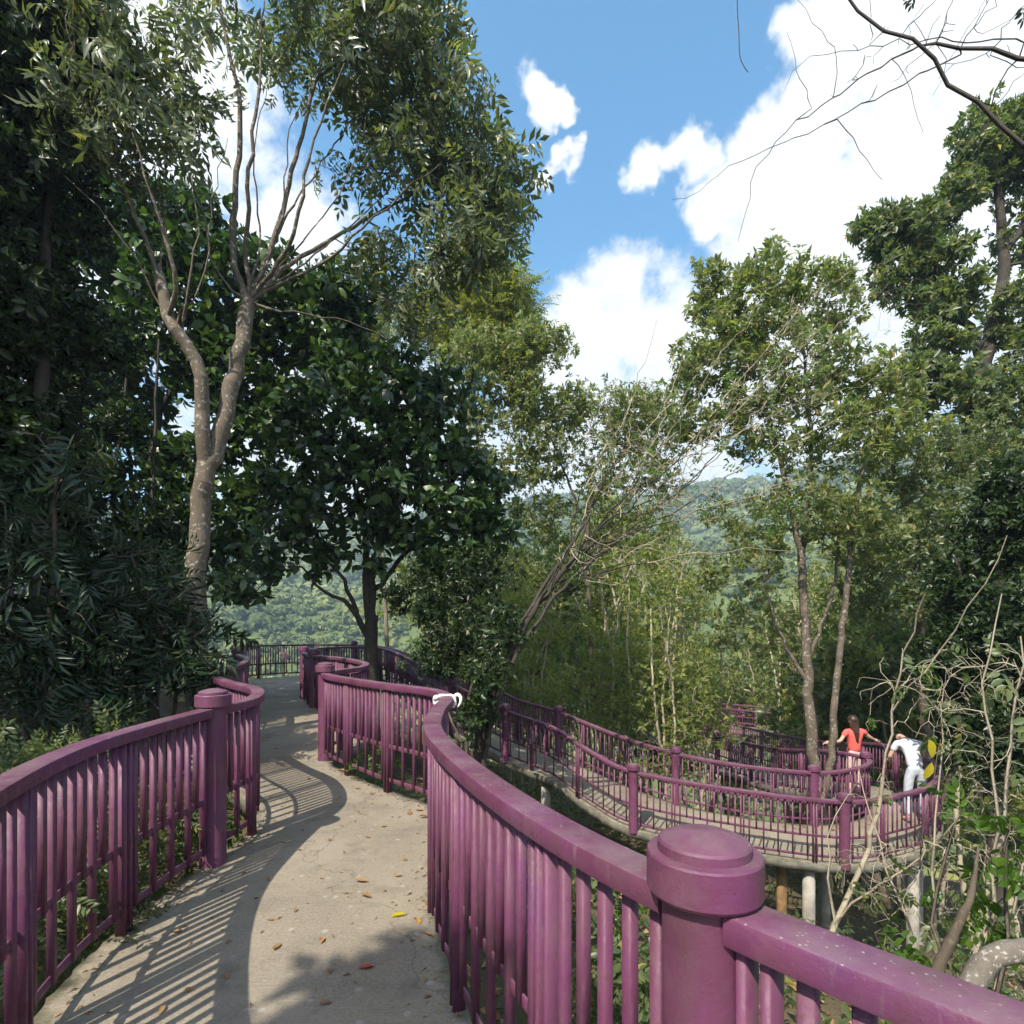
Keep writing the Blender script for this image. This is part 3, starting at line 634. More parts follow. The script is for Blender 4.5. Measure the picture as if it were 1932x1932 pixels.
# 1. tall pale-barked tree left of the path, its crown a shell round bare upright limbs
Y1 = 8.0
tree('tall_tree', 'tall forked pale-barked tree left of the path, silvery leaves in a wide crown', 'tree',
     [S(.155, .125, (373, 1330, Y1), (370, 1180, Y1), (374, 1050, Y1), (378, 950, Y1), (390, 880, Y1), free=2),
      S(.105, .075, (386, 900, Y1), (382, 800, Y1 - .1), (374, 690, Y1 - .2), (322, 612, Y1 - .3), (300, 520, Y1 - .2), free=.8),
      S(.12, .10, (392, 890, Y1), (425, 790, Y1 + .1), (452, 660, Y1 + .2), (470, 570, Y1 + .3), free=.9),
      S(0.0324, 0.0112, (304, 545, Y1 - .2), (262, 420, Y1 - .4), (215, 310, Y1 - .5), (160, 190, Y1 - .6), free=.3),
      S(0.0360, 0.0112, (318, 610, Y1 - .3), (330, 520, Y1 - .6), (290, 380, Y1 - .8), (250, 250, Y1 - 1), free=.4),
      S(0.0216, 0.0084, (345, 640, Y1 - .2), (352, 560, Y1 - .5), (372, 440, Y1 - .7), (362, 330, Y1 - .8), free=.5),
      S(0.0504, 0.0140, (462, 570, Y1 + .3), (440, 480, Y1 + .2), (442, 350, Y1 + .1), (452, 200, Y1), (420, 40, Y1), (400, -120, Y1), free=.35),
      S(0.0360, 0.0105, (466, 565, Y1 + .3), (464, 440, Y1), (470, 300, Y1 - .3), (490, 140, Y1 - .4), (500, -40, Y1 - .4), free=.4),
      S(0.0432, 0.0126, (474, 565, Y1 + .3), (510, 470, Y1 + .5), (545, 350, Y1 + .6), (580, 210, Y1 + .8), (620, 60, Y1 + 1), (640, -80, Y1 + 1), free=.35),
      S(0.0360, 0.0098, (478, 560, Y1 + .3), (520, 500, Y1), (560, 420, Y1 - .3), (590, 280, Y1 - .5), (650, 120, Y1 - .8), free=.4),
      S(0.0396, 0.0112, (480, 562, Y1 + .3), (560, 490, Y1 + .7), (680, 420, Y1 + 1.2), (800, 350, Y1 + 1.4), (890, 260, Y1 + 1.3), free=.35),
      S(0.0288, 0.0084, (480, 562, Y1 + .3), (600, 500, Y1), (720, 400, Y1 - .2), (830, 310, Y1 - .4), free=.4),
      S(0.0252, 0.0084, (476, 566, Y1 + .3), (540, 410, Y1 + 1.2), (640, 260, Y1 + 1.8), (740, 110, Y1 + 2), free=.4),
      S(0.0202, 0.0049, (462, 575, Y1 + .3), (400, 500, Y1), (380, 400, Y1 - .2), (330, 280, Y1 - .4), free=.6), S(0.0216, 0.0049, (470, 570, Y1 + .3), (490, 430, Y1 + .6), (480, 280, Y1 + .8), (520, 120, Y1 + 1), free=.6),
      S(0.0202, 0.0049, (474, 568, Y1 + .3), (530, 420, Y1 + .3), (545, 260, Y1 + .1), (600, 130, Y1), free=.6), S(0.0187, 0.0049, (478, 565, Y1 + .3), (580, 440, Y1 + .4), (660, 330, Y1 + .4), (690, 220, Y1 + .3), free=.6),
      S(0.0187, 0.0049, (480, 562, Y1 + .3), (610, 470, Y1 + .9), (730, 360, Y1 + 1.5), (800, 240, Y1 + 1.8), free=.6), S(0.0158, 0.0042, (310, 590, Y1 - .3), (250, 480, Y1 - .6), (190, 400, Y1 - .8), (120, 330, Y1 - 1), free=.6), S(0.0144, 0.0042, (302, 520, Y1 - .2), (310, 400, Y1), (300, 280, Y1 + .2), (310, 160, Y1 + .2), free=.6),
      S(0.0158, 0.0042, (335, 620, Y1 - .3), (390, 500, Y1 - .5), (400, 380, Y1 - .6), (430, 260, Y1 - .6), free=.7),
      S(0.0216, 0.0056, (478, 575, Y1 + .3), (560, 590, Y1 + .2), (650, 605, Y1 + .1), (730, 640, Y1), free=.55)],
     [lob(860, 235, 9.2, 85, 100, 1.2, 75, .4), lob(925, 350, 9.2, 62, 75, .8, 43, .3), lob(755, 95, 9.0, 110, 105, 1.5, 95, .4), lob(640, 20, 8.6, 140, 90, 1.6, 53, .4),
      lob(450, -30, 8, 140, 80, 1.6, 37, .4), lob(270, 90, 7.6, 120, 90, 1.2, 53, .3), lob(210, 230, 7.4, 80, 70, 1, 34), lob(330, 250, 7.2, 70, 50, .8, 6),
      lob(840, 455, 8.8, 85, 50, .9, 37), lob(770, 290, 9.0, 80, 80, 1.2, 26), lob(700, 160, 9, 80, 60, 1.2, 16), lob(930, 440, 9, 45, 40, .5, 13), lob(780, 560, 9.4, 60, 60, .6, 16),
      lob(560, 110, 9.5, 110, 60, 1, 12), lob(640, 330, 9.6, 70, 60, .6, 5), lob(720, 470, 9.2, 60, 40, .6, 13), lob(600, -60, 9.5, 260, 80, 1.6, 31), lob(765, 0, 9.6, 70, 70, 1, 37)],
     TP_pin, 3, .27, .24, M['lf_silver'], M['bark_pale'], droop=.75, back=1, rt=.0045, step=.35, wob=.05, up=.15)
# 2. dark big-leaved tree at the far bend
Y2 = 12.0
tree('big_leaved_tree', 'dark rounded tree with large glossy leaves standing at the bend of the railing', 'tree',
     [S(.16, .13, (702, 1330, Y2), (700, 1240, Y2), (702, 1160, Y2), free=2), S(.10, .03, (700, 1170, Y2), (706, 1070, Y2), (735, 980, Y2), (750, 850, Y2), free=.2),
      S(.09, .03, (696, 1180, Y2), (690, 1100, Y2), (690, 1000, Y2 + .3), (660, 880, Y2 + .4), (640, 760, Y2 + .4), free=.25),
      S(.07, .02, (690, 1195, Y2), (655, 1135, Y2 - .2), (610, 1115, Y2 - .3), (570, 1070, Y2 - .4), free=.5), S(.05, .02, (672, 1150, Y2 - .1), (640, 1080, Y2 - .3), (590, 1040, Y2 - .4), (550, 980, Y2 - .5), free=.4),
      S(.06, .02, (708, 1120, Y2), (760, 1050, Y2 - .3), (830, 990, Y2 - .6), (900, 960, Y2 - .8), free=.4)],
     [lob(560, 770, Y2, 50, 50, .7, 19), lob(600, 1050, Y2 - .3, 60, 35, .5, 13), lob(840, 1060, Y2 - .5, 60, 40, .5, 15), lob(780, 700, Y2, 50, 45, .6, 17), lob(930, 920, Y2 - .6, 40, 40, .5, 11), lob(720, 820, Y2, 140, 110, 1.8, 134), lob(640, 930, Y2 - .5, 110, 90, 1.3, 67), lob(800, 930, Y2 - .5, 110, 100, 1.3, 78), lob(560, 860, Y2, 80, 110, 1, 44), lob(830, 780, Y2, 70, 90, 1, 44),
      lob(890, 970, Y2 - .8, 60, 50, .7, 25), lob(540, 990, Y2 - .5, 60, 60, .7, 23), lob(700, 720, Y2, 140, 60, 1.2, 61), lob(760, 1020, Y2 - .4, 110, 45, .8, 33), lob(640, 700, Y2, 50, 45, .6, 17), lob(880, 860, Y2 - .3, 45, 60, .6, 17), lob(930, 1000, Y2 - .8, 30, 40, .4, 9), lob(500, 930, Y2, 40, 40, .5, 11), lob(470, 1080, Y2 - .6, 55, 60, .6, 16)],
     TP_big, 2, .22, .28, M['lf_dark'], M['bark_dark'], droop=.35, back=1, rt=.006, up=.1)
# 3. a second dark broadleaf behind the tall tree
Y3 = 13.0
tree('broadleaf_tree', 'dark broadleaf tree filling the space behind the forked trunk', 'tree',
     [S(.13, .09, (290, 1400, Y3), (285, 1100, Y3), (290, 900, Y3), (300, 760, Y3), free=.8), S(.07, .02, (298, 780, Y3), (380, 650, Y3), (460, 560, Y3), (560, 540, Y3), free=.3), S(.07, .02, (298, 780, Y3), (250, 620, Y3), (200, 500, Y3), free=.3),
      S(.09, .03, (260, 1380, Y3 + 1), (255, 1000, Y3 + 1), (230, 780, Y3 + 1), (170, 600, Y3 + 1), free=.6)],
     [lob(330, 880, Y3, 50, 60, .8, 30), lob(345, 980, Y3, 50, 60, .8, 30), lob(310, 1060, Y3, 60, 50, .8, 24), lob(450, 950, Y3 - .5, 60, 70, .8, 36), lob(430, 1050, Y3 - .5, 50, 70, .8, 30), lob(520, 760, Y3, 60, 60, .8, 36), lob(400, 560, Y3, 150, 130, 1.6, 170), lob(560, 590, Y3, 110, 90, 1.4, 130), lob(660, 560, Y3, 70, 60, 1, 70), lob(230, 450, Y3, 120, 100, 1.4, 100), lob(120, 420, Y3, 80, 70, 1, 60), lob(300, 660, Y3, 170, 90, 1.4, 110),
      lob(120, 640, Y3, 110, 120, 1.4, 80), lob(460, 720, Y3, 110, 90, 1.2, 90), lob(330, 400, Y3, 90, 70, 1, 60), lob(230, 800, Y3 + .5, 120, 90, 1.2, 60), lob(470, 860, Y3, 90, 80, 1, 55), lob(640, 650, Y3, 80, 60, 1, 60)],
     TP_big, 2, .235, .32, M['lf_dark'], M['bark_dark'], droop=.35, back=1, rt=.006, up=.1)
# 4. dark fine-leaved trees crowding the left edge
for i, (nm, lab, stems, lobes) in enumerate([
    ('shade_tree', 'nearly black small-leaved tree at the left picture edge, upper half',
     [S(.11, .07, (60, 1500, 7.5), (70, 1100, 7.5), (80, 700, 7.6), (85, 450, 7.6), free=.3), S(.05, .02, (85, 480, 7.6), (100, 250, 7.6), (150, 60, 7.8), free=.2), S(.05, .02, (82, 600, 7.6), (20, 350, 7.4), (-60, 150, 7.2), free=.2)],
     [lob(40, 120, 7.5, 120, 150, 1.4, 200), lob(150, 60, 7.8, 90, 90, 1, 90), lob(40, 330, 7.5, 110, 120, 1.2, 130), lob(10, 560, 7.5, 90, 130, 1.2, 110), lob(120, 640, 8, 80, 120, 1.2, 60), lob(-80, 400, 7, 120, 300, 1.5, 150), lob(30, 800, 7.6, 80, 110, 1, 80), lob(-60, 900, 7, 120, 200, 1.2, 120)]),
    ('slender_shade_tree', 'slender dark tree behind the drooping shrubs, leftmost of three', [S(.06, .02, (150, 1400, 10), (140, 1000, 10), (130, 700, 10), free=.3)],
     [lob(90, 900, 10, 110, 120, 1.2, 70), lob(60, 720, 10, 100, 110, 1, 60), lob(60, 1080, 10, 110, 140, 1.2, 90)]),
    ('slender_shade_tree', 'slender dark tree behind the drooping shrubs, middle of three', [S(.05, .02, (210, 1400, 10.3), (212, 1000, 10.3), (240, 700, 10.4), free=.3)],
     [lob(210, 870, 10.4, 90, 110, 1, 44), lob(190, 1120, 10.3, 80, 100, 1, 44)]),
    ('slender_shade_tree', 'slender dark tree just left of the forked pale trunk, rightmost of three', [S(.05, .02, (285, 1380, 10.6), (286, 1000, 10.6), (300, 640, 10.6), free=.3)],
     [lob(300, 1150, 10.4, 70, 110, .8, 50), lob(270, 1000, 10.6, 60, 80, .8, 24)])]):
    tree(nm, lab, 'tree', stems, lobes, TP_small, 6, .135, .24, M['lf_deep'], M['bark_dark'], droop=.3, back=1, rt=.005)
# 5. drooping lance-leaved shrubs left of the path
for nm, lab, stems, lobes in [
    ('drooping_shrub', 'dark shrub with long drooping lance leaves at the foot of the forked tree',
     [S(.04, .015, (300, 1500, 6.6), (290, 1300, 6.6), (280, 1120, 6.6), free=.2), S(.03, .012, (305, 1480, 6.6), (340, 1250, 6.5), (360, 1150, 6.4), free=.2)],
     [lob(260, 1110, 6.6, 90, 80, .6, 43), lob(330, 1180, 6.5, 85, 60, .5, 43), lob(220, 1200, 6.4, 110, 90, .7, 57), lob(360, 1245, 6.3, 70, 40, .3, 24), lob(250, 1010, 6.8, 70, 60, .5, 18)]),
    ('lance_leaved_shrub', 'tall dark shrub with hanging compound leaves at far left, beside the railing',
     [S(.04, .015, (80, 1500, 5.6), (90, 1250, 5.6), (100, 1050, 5.6), (110, 880, 5.6), free=.2), S(.035, .012, (60, 1480, 5.6), (30, 1200, 5.5), (10, 950, 5.5), free=.2)],
     [lob(110, 850, 5.6, 75, 45, .5, 15), lob(60, 1000, 5.6, 100, 90, .6, 32), lob(120, 1180, 5.6, 110, 90, .6, 39), lob(30, 1230, 5.4, 80, 100, .6, 39), lob(150, 1290, 5.6, 120, 60, .5, 36), lob(-60, 1050, 5.4, 100, 200, .7, 43)])]:
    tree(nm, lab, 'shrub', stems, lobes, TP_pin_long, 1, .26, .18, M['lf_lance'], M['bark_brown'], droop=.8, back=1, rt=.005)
tree('feathery_sapling', 'slim yellow-green tree top peeping between the two dark trees', 'tree', [S(.09, .03, (735, 1320, 21.5), (720, 1000, 21.5), (700, 800, 21.5), (690, 640, 21.5), free=.5)],
     [lob(700, 620, 21.5, 60, 50, 1, 60), lob(660, 690, 21.5, 40, 40, 1, 30)], TP_fine, 4, .50, .45, M['lf_yellow'], M['bark_grey'], droop=.1, back=1, rt=.007, up=.4)
# 6. feathery yellow-green tree and the olive one below it
tree('feathery_tree', 'feathery yellow-green tree top beyond the silvery crown', 'tree',
     [S(.10, .05, (880, 1300, 21), (890, 1000, 21), (885, 800, 21), (890, 700, 21), free=.6), S(.05, .015, (888, 760, 21), (870, 620, 21), (880, 500, 21), free=.2), S(.05, .015, (890, 740, 21), (930, 620, 21), (970, 540, 21), free=.2), S(.04, .015, (888, 780, 21), (830, 660, 21), (800, 600, 21), free=.2)],
     [lob(880, 520, 21, 60, 60, 1.2, 90), lob(950, 560, 21, 60, 50, 1.2, 90), lob(900, 620, 21, 100, 60, 1.6, 130), lob(985, 640, 21, 35, 60, .8, 40), lob(820, 600, 21, 50, 60, 1, 50)],
     TP_fine, 4, .50, .45, M['lf_yellow'], M['bark_grey'], droop=.1, back=1, rt=.007, up=.4)
tree('olive_tree', 'slim olive-leaved tree with thin trunk in front of the white cloud', 'tree',
     [S(.10, .05, (905, 1320, 17), (902, 1100, 17), (900, 900, 17), (905, 780, 17), free=.55), S(.05, .015, (904, 800, 17), (930, 700, 17), (990, 640, 17), (1040, 640, 17), free=.2), S(.05, .015, (904, 800, 17), (885, 700, 17), (900, 620, 17), free=.2)],
     [lob(1000, 860, 17, 60, 60, .8, 34), lob(860, 760, 17, 50, 50, .8, 26), lob(900, 680, 17, 75, 60, 1.2, 91), lob(980, 690, 17, 55, 60, 1, 70), lob(1050, 650, 17, 26, 40, .4, 18), lob(960, 770, 17, 80, 50, 1, 61), lob(890, 850, 17, 50, 60, .8, 20), lob(960, 900, 17, 60, 60, .8, 26), lob(1010, 760, 17, 60, 40, .8, 40), lob(920, 1060, 17, 80, 60, 1, 31), lob(1000, 640, 17, 40, 40, .6, 33)],
     TP_mid, 4, .155, .36, M['lf_olive'], M['bark_brown'], droop=.4, back=1, rt=.006)
# 7. trees across the hollow in the middle
tree('airy_tree', 'airy grey-green tree in the middle, behind the fan of bare branches', 'tree',
     [S(.09, .05, (1120, 1330, 18), (1112, 1150, 18), (1108, 1000, 18), (1115, 880, 18), free=.5), S(.05, .02, (1110, 1000, 18), (1060, 880, 18), (1030, 790, 18), free=.2), S(.05, .02, (1112, 960, 18), (1180, 840, 18), (1220, 780, 18), free=.2)],
     [lob(1080, 760, 18, 60, 50, 1, 37), lob(1260, 880, 18, 60, 70, 1, 42), lob(1120, 780, 18, 80, 60, 1.4, 86), lob(1220, 790, 18, 70, 70, 1.4, 86), lob(1040, 850, 18, 60, 60, 1.2, 47), lob(1160, 890, 18, 110, 60, 1.4, 79), lob(1010, 960, 18, 60, 60, 1, 39), lob(1090, 1000, 18, 100, 60, 1.2, 55), lob(1200, 1000, 18, 90, 70, 1.2, 70), lob(1010, 1090, 18, 70, 50, 1, 22)],
     TP_mid, 4, .15, .40, M['lf_olive'], M['bark_brown'], droop=.3, back=1, rt=.006)
Y10 = 12.3
tree('forked_tree', 'leafy tree with two pale stems rising inside the railing hairpin', 'tree',
     [S(.125, .08, (1542, 1560, Y10), (1537, 1440, Y10), (1525, 1300, Y10), (1518, 1150, Y10), (1512, 1040, Y10 + .1), free=.6), S(.08, .05, (1548, 1520, Y10), (1570, 1420, Y10), (1578, 1280, Y10), (1595, 1150, Y10), (1605, 1020, Y10), (1625, 900, Y10), free=.6),
      S(.07, .02, (1512, 1050, Y10 + .1), (1480, 900, Y10), (1440, 740, Y10), (1420, 600, Y10), free=.2), S(.06, .02, (1514, 1050, Y10 + .1), (1530, 880, Y10 + .2), (1520, 700, Y10 + .2), (1500, 560, Y10 + .2), free=.2),
      S(.05, .02, (1520, 1290, Y10), (1465, 1180, Y10), (1440, 1080, Y10), free=.6), S(.05, .02, (1522, 1250, Y10), (1570, 1120, Y10 + .3), (1590, 960, Y10 + .4), free=.4)],
     [lob(1310, 690, Y10, 45, 70, .8, 42), lob(1660, 740, Y10, 60, 60, 1, 51), lob(1690, 820, Y10 + .3, 60, 60, 1, 42), lob(1310, 800, Y10, 50, 50, .7, 25), lob(1350, 560, Y10, 40, 50, .6, 28), lob(1440, 560, Y10, 90, 70, 1.2, 88), lob(1370, 640, Y10, 70, 90, 1, 74), lob(1540, 570, Y10, 80, 70, 1.1, 74), lob(1460, 690, Y10, 120, 90, 1.4, 102), lob(1330, 520, Y10, 30, 45, .4, 17), lob(1600, 680, Y10, 60, 70, 1, 47),
      lob(1500, 820, Y10, 120, 80, 1.3, 74), lob(1400, 790, Y10, 70, 70, 1, 40), lob(1610, 830, Y10, 80, 80, 1.1, 61), lob(1460, 960, Y10, 130, 60, 1.2, 61), lob(1570, 960, Y10, 90, 70, 1, 54), lob(1400, 1060, Y10, 90, 70, 1, 47), lob(1640, 1010, Y10, 80, 80, 1, 54), lob(1460, 480, Y10, 14, 40, .2, 5), lob(1420, 1180, Y10 + 1, 80, 60, 1, 34)],
     TP_mid, 3, .15, .24, M['lf_olive'], M['bark_pale'], droop=.35, back=1, rt=.005, up=.2)
# 8. the big dark-limbed tree at right and its lower neighbours
Y11 = 16
tree('dark_limbed_tree', 'big tree at right picture edge, black crooked limbs and clumped crown', 'tree',
     [S(.34, .26, (1890, 1480, Y11), (1885, 1200, Y11), (1880, 950, Y11), (1832, 790, Y11), (1850, 700, Y11), free=2), S(.2, .09, (1850, 705, Y11), (1872, 620, Y11), (1895, 520, Y11), (1890, 430, Y11), (1880, 330, Y11), free=.5),
      S(.12, .05, (1852, 690, Y11), (1830, 620, Y11), (1790, 590, Y11 - .3), (1770, 520, Y11 - .3), (1740, 450, Y11 - .4), free=.4), S(.1, .04, (1890, 480, Y11), (1930, 430, Y11), (1960, 330, Y11), free=.3), S(.08, .03, (1842, 715, Y11), (1790, 700, Y11 - .5), (1740, 690, Y11 - .7), free=.4)],
     [lob(1690, 520, Y11 - .3, 50, 45, .8, 44), lob(1800, 740, Y11 - .8, 70, 60, 1, 70), lob(1650, 430, Y11 - .4, 40, 35, .6, 30), lob(1930, 320, Y11, 50, 60, .9, 50), lob(1860, 300, Y11, 62, 54, 1.12, 97), lob(1800, 380, Y11, 46, 46, 0.88, 60), lob(1700, 440, Y11 - .4, 58, 39, 0.88, 67), lob(1770, 480, Y11 - .4, 54, 39, 0.80, 60), lob(1790, 560, Y11 - .4, 62, 39, 0.88, 75), lob(1770, 640, Y11 - .5, 54, 46, 0.80, 60), lob(1900, 240, Y11, 46, 39, 0.96, 45), lob(1920, 600, Y11 - .4, 46, 70, 1.04, 67), lob(1960, 400, Y11, 70, 156, 1.28, 112), lob(1730, 710, Y11 - .7, 62, 31, 0.72, 45), lob(1900, 760, Y11 - .8, 62, 62, 0.80, 60), lob(1900, 880, Y11 - 1, 70, 80, 1, 70), lob(1850, 240, Y11, 40, 40, .8, 36), lob(1930, 700, Y11 - .6, 50, 60, .9, 50)],
     TP_small, 3, .19, .26, M['lf_mid'], M['bark_dark'], droop=.2, back=1, rt=.008, ex=.5)
tree('leaning_leafy_tree', 'dense green tree right of the forked tree, leafy branches above the people', 'tree',
     [S(.12, .08, (1760, 1600, 14), (1745, 1350, 14), (1735, 1150, 14), (1720, 980, 14), free=.5), S(.06, .02, (1725, 1020, 14), (1690, 900, 14), (1660, 820, 14), free=.2), S(.06, .02, (1728, 1040, 14), (1780, 900, 14), (1800, 830, 14), free=.2)],
     [lob(1720, 860, 14, 90, 70, 1.2, 96), lob(1700, 990, 13.8, 100, 80, 1.2, 112), lob(1790, 920, 14, 70, 70, 1, 72), lob(1660, 1120, 13.6, 80, 70, 1, 72), lob(1770, 1070, 13.8, 90, 90, 1.2, 96), lob(1840, 830, 14, 60, 60, 1, 48)],
     TP_mid, 4, .13, .28, M['lf_mid'], M['bark_brown'], droop=.35, back=1, rt=.006)
tree('gloomy_tree', 'dark shaded tree mass at right picture edge beside the crooked limbs', 'tree',
     [S(.14, .08, (1880, 1700, 10), (1870, 1400, 10), (1880, 1150, 10), (1900, 950, 10), free=.3), S(.07, .02, (1872, 1300, 10), (1830, 1150, 10), (1800, 1050, 10), free=.3)],
     [lob(1900, 980, 10, 60, 110, 1, 110), lob(1890, 1180, 10, 80, 110, 1, 140), lob(1820, 1250, 10.2, 70, 80, 1, 80), lob(1960, 1300, 9.6, 90, 160, 1, 130), lob(1850, 1380, 10, 90, 80, 1, 100), lob(1800, 1120, 10.3, 40, 70, .6, 40)],
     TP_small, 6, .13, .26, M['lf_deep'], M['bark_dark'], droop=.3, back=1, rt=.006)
# 9. leaning, almost leafless tree fanning out to the right
def fan():
    sk = Skel(); Y = 9.6
    base = [(885, 1600, Y), (905, 1420, Y), (935, 1300, Y), (985, 1190, Y), (1040, 1110, Y), (1090, 1040, Y)]
    sk.stem([P(*q) for q in base], .085, .04, free=.5)
    sk.stem([P(*q) for q in [(878, 1600, Y + .1), (896, 1425, Y + .1), (924, 1305, Y + .1), (972, 1195, Y + .15), (1035, 1095, Y + .2), (1110, 980, Y + .2)]], .07, .025, free=.5, join=False)
    sk.stem([P(*q) for q in [(892, 1600, Y - .1), (916, 1418, Y - .1), (948, 1302, Y - .12), (1004, 1188, Y - .15), (1085, 1085, Y - .2), (1180, 1010, Y - .2)]], .06, .022, free=.5, join=False)
    for e in [[(1000, 1170, Y), (1060, 1070, Y - .2), (1090, 950, Y - .3), (1180, 780, Y - .4), (1240, 600, Y - .5)], [(1050, 1100, Y), (1150, 1000, Y - .2), (1290, 880, Y - .5), (1400, 760, Y - .8), (1530, 640, Y - 1.0)],
              [(1060, 1085, Y), (1200, 990, Y), (1350, 860, Y), (1500, 700, Y), (1640, 560, Y)], [(1080, 1050, Y), (1200, 930, Y + .2), (1320, 840, Y + .3), (1470, 690, Y + .4), (1560, 610, Y + .4)],
              [(1040, 1110, Y), (1180, 1010, Y - .4), (1330, 960, Y - .8), (1480, 910, Y - 1), (1600, 870, Y - 1.2)], [(1010, 1150, Y), (1130, 1080, Y - .3), (1260, 1010, Y - .5), (1400, 960, Y - .8)],
              [(1090, 1040, Y), (1130, 920, Y + .3), (1200, 830, Y + .4), (1330, 700, Y + .5), (1420, 600, Y + .6)], [(1010, 1150, Y), (1090, 1000, Y + .3), (1150, 860, Y + .5), (1190, 760, Y + .5)], [(1090, 1045, Y), (1240, 960, Y + .4), (1420, 800, Y + .5), (1580, 740, Y + .4), (1720, 700, Y + .3)],
              [(1120, 1000, Y), (1250, 900, Y - .2), (1420, 690, Y - .4), (1560, 540, Y - .6), (1700, 480, Y - .6)], [(1060, 1080, Y), (1160, 960, Y - .5), (1260, 820, Y - .9), (1380, 640, Y - 1.2)], [(1080, 1050, Y), (1240, 980, Y - .6), (1420, 870, Y - 1), (1580, 790, Y - 1.2), (1680, 770, Y - 1.3)], [(1100, 1030, Y), (1200, 900, Y + .6), (1260, 760, Y + .8), (1290, 640, Y + .9)], [(1050, 1100, Y), (1220, 1060, Y - .6), (1380, 1040, Y - .9), (1500, 1040, Y - 1)]]:
        sk.stem([P(*q) for q in e], .017, .004, free=.10, wob=.03)
    lobes = [lob(1280, 900, Y - .3, 160, 90, .8, 400), lob(1430, 740, Y - .2, 180, 110, .9, 617), lob(1560, 640, Y - .4, 140, 90, .8, 400), lob(1400, 950, Y - .8, 200, 50, .6, 326), lob(1640, 580, Y - .3, 140, 60, .6, 218), lob(1180, 830, Y, 80, 90, .6, 145), lob(1200, 1050, Y - .4, 160, 60, .5, 182)]
    T = lobe_pts(lobes); T = T[np.argsort(T[:, 0])]
    for t in T: sk.reach(t, .22, .014, -.02, .9)
    sk.radii(.0072, .18)
    org = sk.p[0].copy(); root = thing('bare_tree', 'leaning almost leafless tree, fan of thin grey branches reaching right', 'tree', tuple(org))
    g = Geo(); sk.wood(g, lo_r=.011); link('trunk', g.mesh('bare_tree_trunk', org, smooth=True), M['bark_dark'], root)
    g = Geo(); sk.wood(g, hi_r=.011); link('twigs', g.mesh('bare_tree_twigs', org, smooth=True), M['bark_cream'], root)
    g = Geo(); tips = np.array(sk.tips); tips = tips[rng.random(len(tips)) < .06]
    grow_leaves(g, sk, TP_alt, 1, .26, .05, .5, tips=tips, back=0); link('leaves', g.mesh('bare_tree_leaves', org), M['lf_fresh'], root)
fan()
# ------------------------------------------------------------------ sunlit wood behind the walkways: a few kinds of tree, copied
def wood_kind(name, seed, h, cr, lmat, bmat, temps, size, per=4, multi=1, n=150):
    st = []
    for k in range(multi):
        a = rng.uniform(0, 6.28); dx, dy = math.cos(a) * .25 * (multi > 1), math.sin(a) * .25 * (multi > 1)
        st.append(dict(p=[(0, 0, -.3), (dx * .8, dy * .8, .2), (dx * 2 + .1, dy * 2, h * .3), (dx * 3 + rng.normal(0, .25), dy * 3 + rng.normal(0, .25), h * .6), (dx * 4 + rng.normal(0, .3), dy * 4 + rng.normal(0, .3), h * .9)], r=(.055 if multi > 2 else .075, .02), free=.3))
    lobes = []
    for k in range(7):
        a = rng.uniform(0, 6.28); rr = rng.uniform(0, cr * .7); zz = rng.uniform(.38, .95) * h
        lobes.append((np.array([math.cos(a) * rr, math.sin(a) * rr, zz]), np.array([cr * .5, cr * .5, h * .12]), n // 7, 0.))
    lobes.append((np.array([0, 0, h * .97]), np.array([cr * .4, cr * .4, h * .1]), n // 7, 0.))
    sk = Skel()
    for s_ in st: sk.stem(s_['p'], *s_['r'], free=s_['free'])
    for t in lobe_pts(lobes): sk.reach(t, .4, .06, .25, .45)
    sk.radii(.006)
    gw = Geo(); sk.wood(gw); gl = Geo(); grow_leaves(gl, sk, temps, per, size, .4, .3, back=1)
    tm, cm = gw.mesh(name + '_trunk', smooth=True), gl.mesh(name + '_crown'); tm.materials.append(bmat); cm.materials.append(lmat)
    stats.append((name, sk.n, gl.ntri(), gw.ntri())); return tm, cm
KINDS = [wood_kind('thicket', 1, 6.5, 2.4, M['lf_wood'], M['bark_cream'], TP_mid, .15, 3, 4, 170), wood_kind('woodling', 2, 8.5, 2.3, M['lf_olive'], M['bark_cream'], TP_mid, .16, 3, 2, 170),
         wood_kind('thin_tree', 3, 7.5, 1.8, M['lf_wood'], M['bark_cream'], TP_mid, .14, 3, 4, 150), wood_kind('round_tree', 4, 5.0, 2.6, M['lf_mid'], M['bark_brown'], TP_mid, .17, 4, 2, 170)]
KNAME = ['thicket_tree', 'woodland_tree', 'thin_tree', 'bushy_tree']
KLAB = ['many-stemmed cream-barked tree in the sunlit wood beyond the lower railings', 'twin-stemmed olive tree in the sunlit wood beyond the lower railings', 'thin pale-stemmed tree in the sunlit wood beyond the lower railings', 'low bushy green tree in the sunlit wood beyond the lower railings']
def place(k, x, y, sc=1.0, rz=None, label=None, group=None, sink=0.0, name=None, zs=1.0):
    z = float(ground_h([x], [y])[0]) - sink
    o = thing(name or KNAME[k], label or KLAB[k], 'tree', (x, y, z), group or ('wood beyond the railings: ' + KNAME[k].replace('_', ' ') + 's'))
    o.rotation_euler = (0, 0, random.uniform(0, 6.28) if rz is None else rz); o.scale = (sc, sc, sc * zs)
    link('trunk', KINDS[k][0], None, o); link('crown', KINDS[k][1], None, o); return o
dk = mid_c[::8]
def clear_of_deck(x, y, m=1.9): return np.min(np.hypot(dk[:, 0] - x, dk[:, 1] - y)) > m
rs_ = random.Random(5); ROWS = ['nearest row', 'second row', 'third row', 'hindmost row']; spots = []
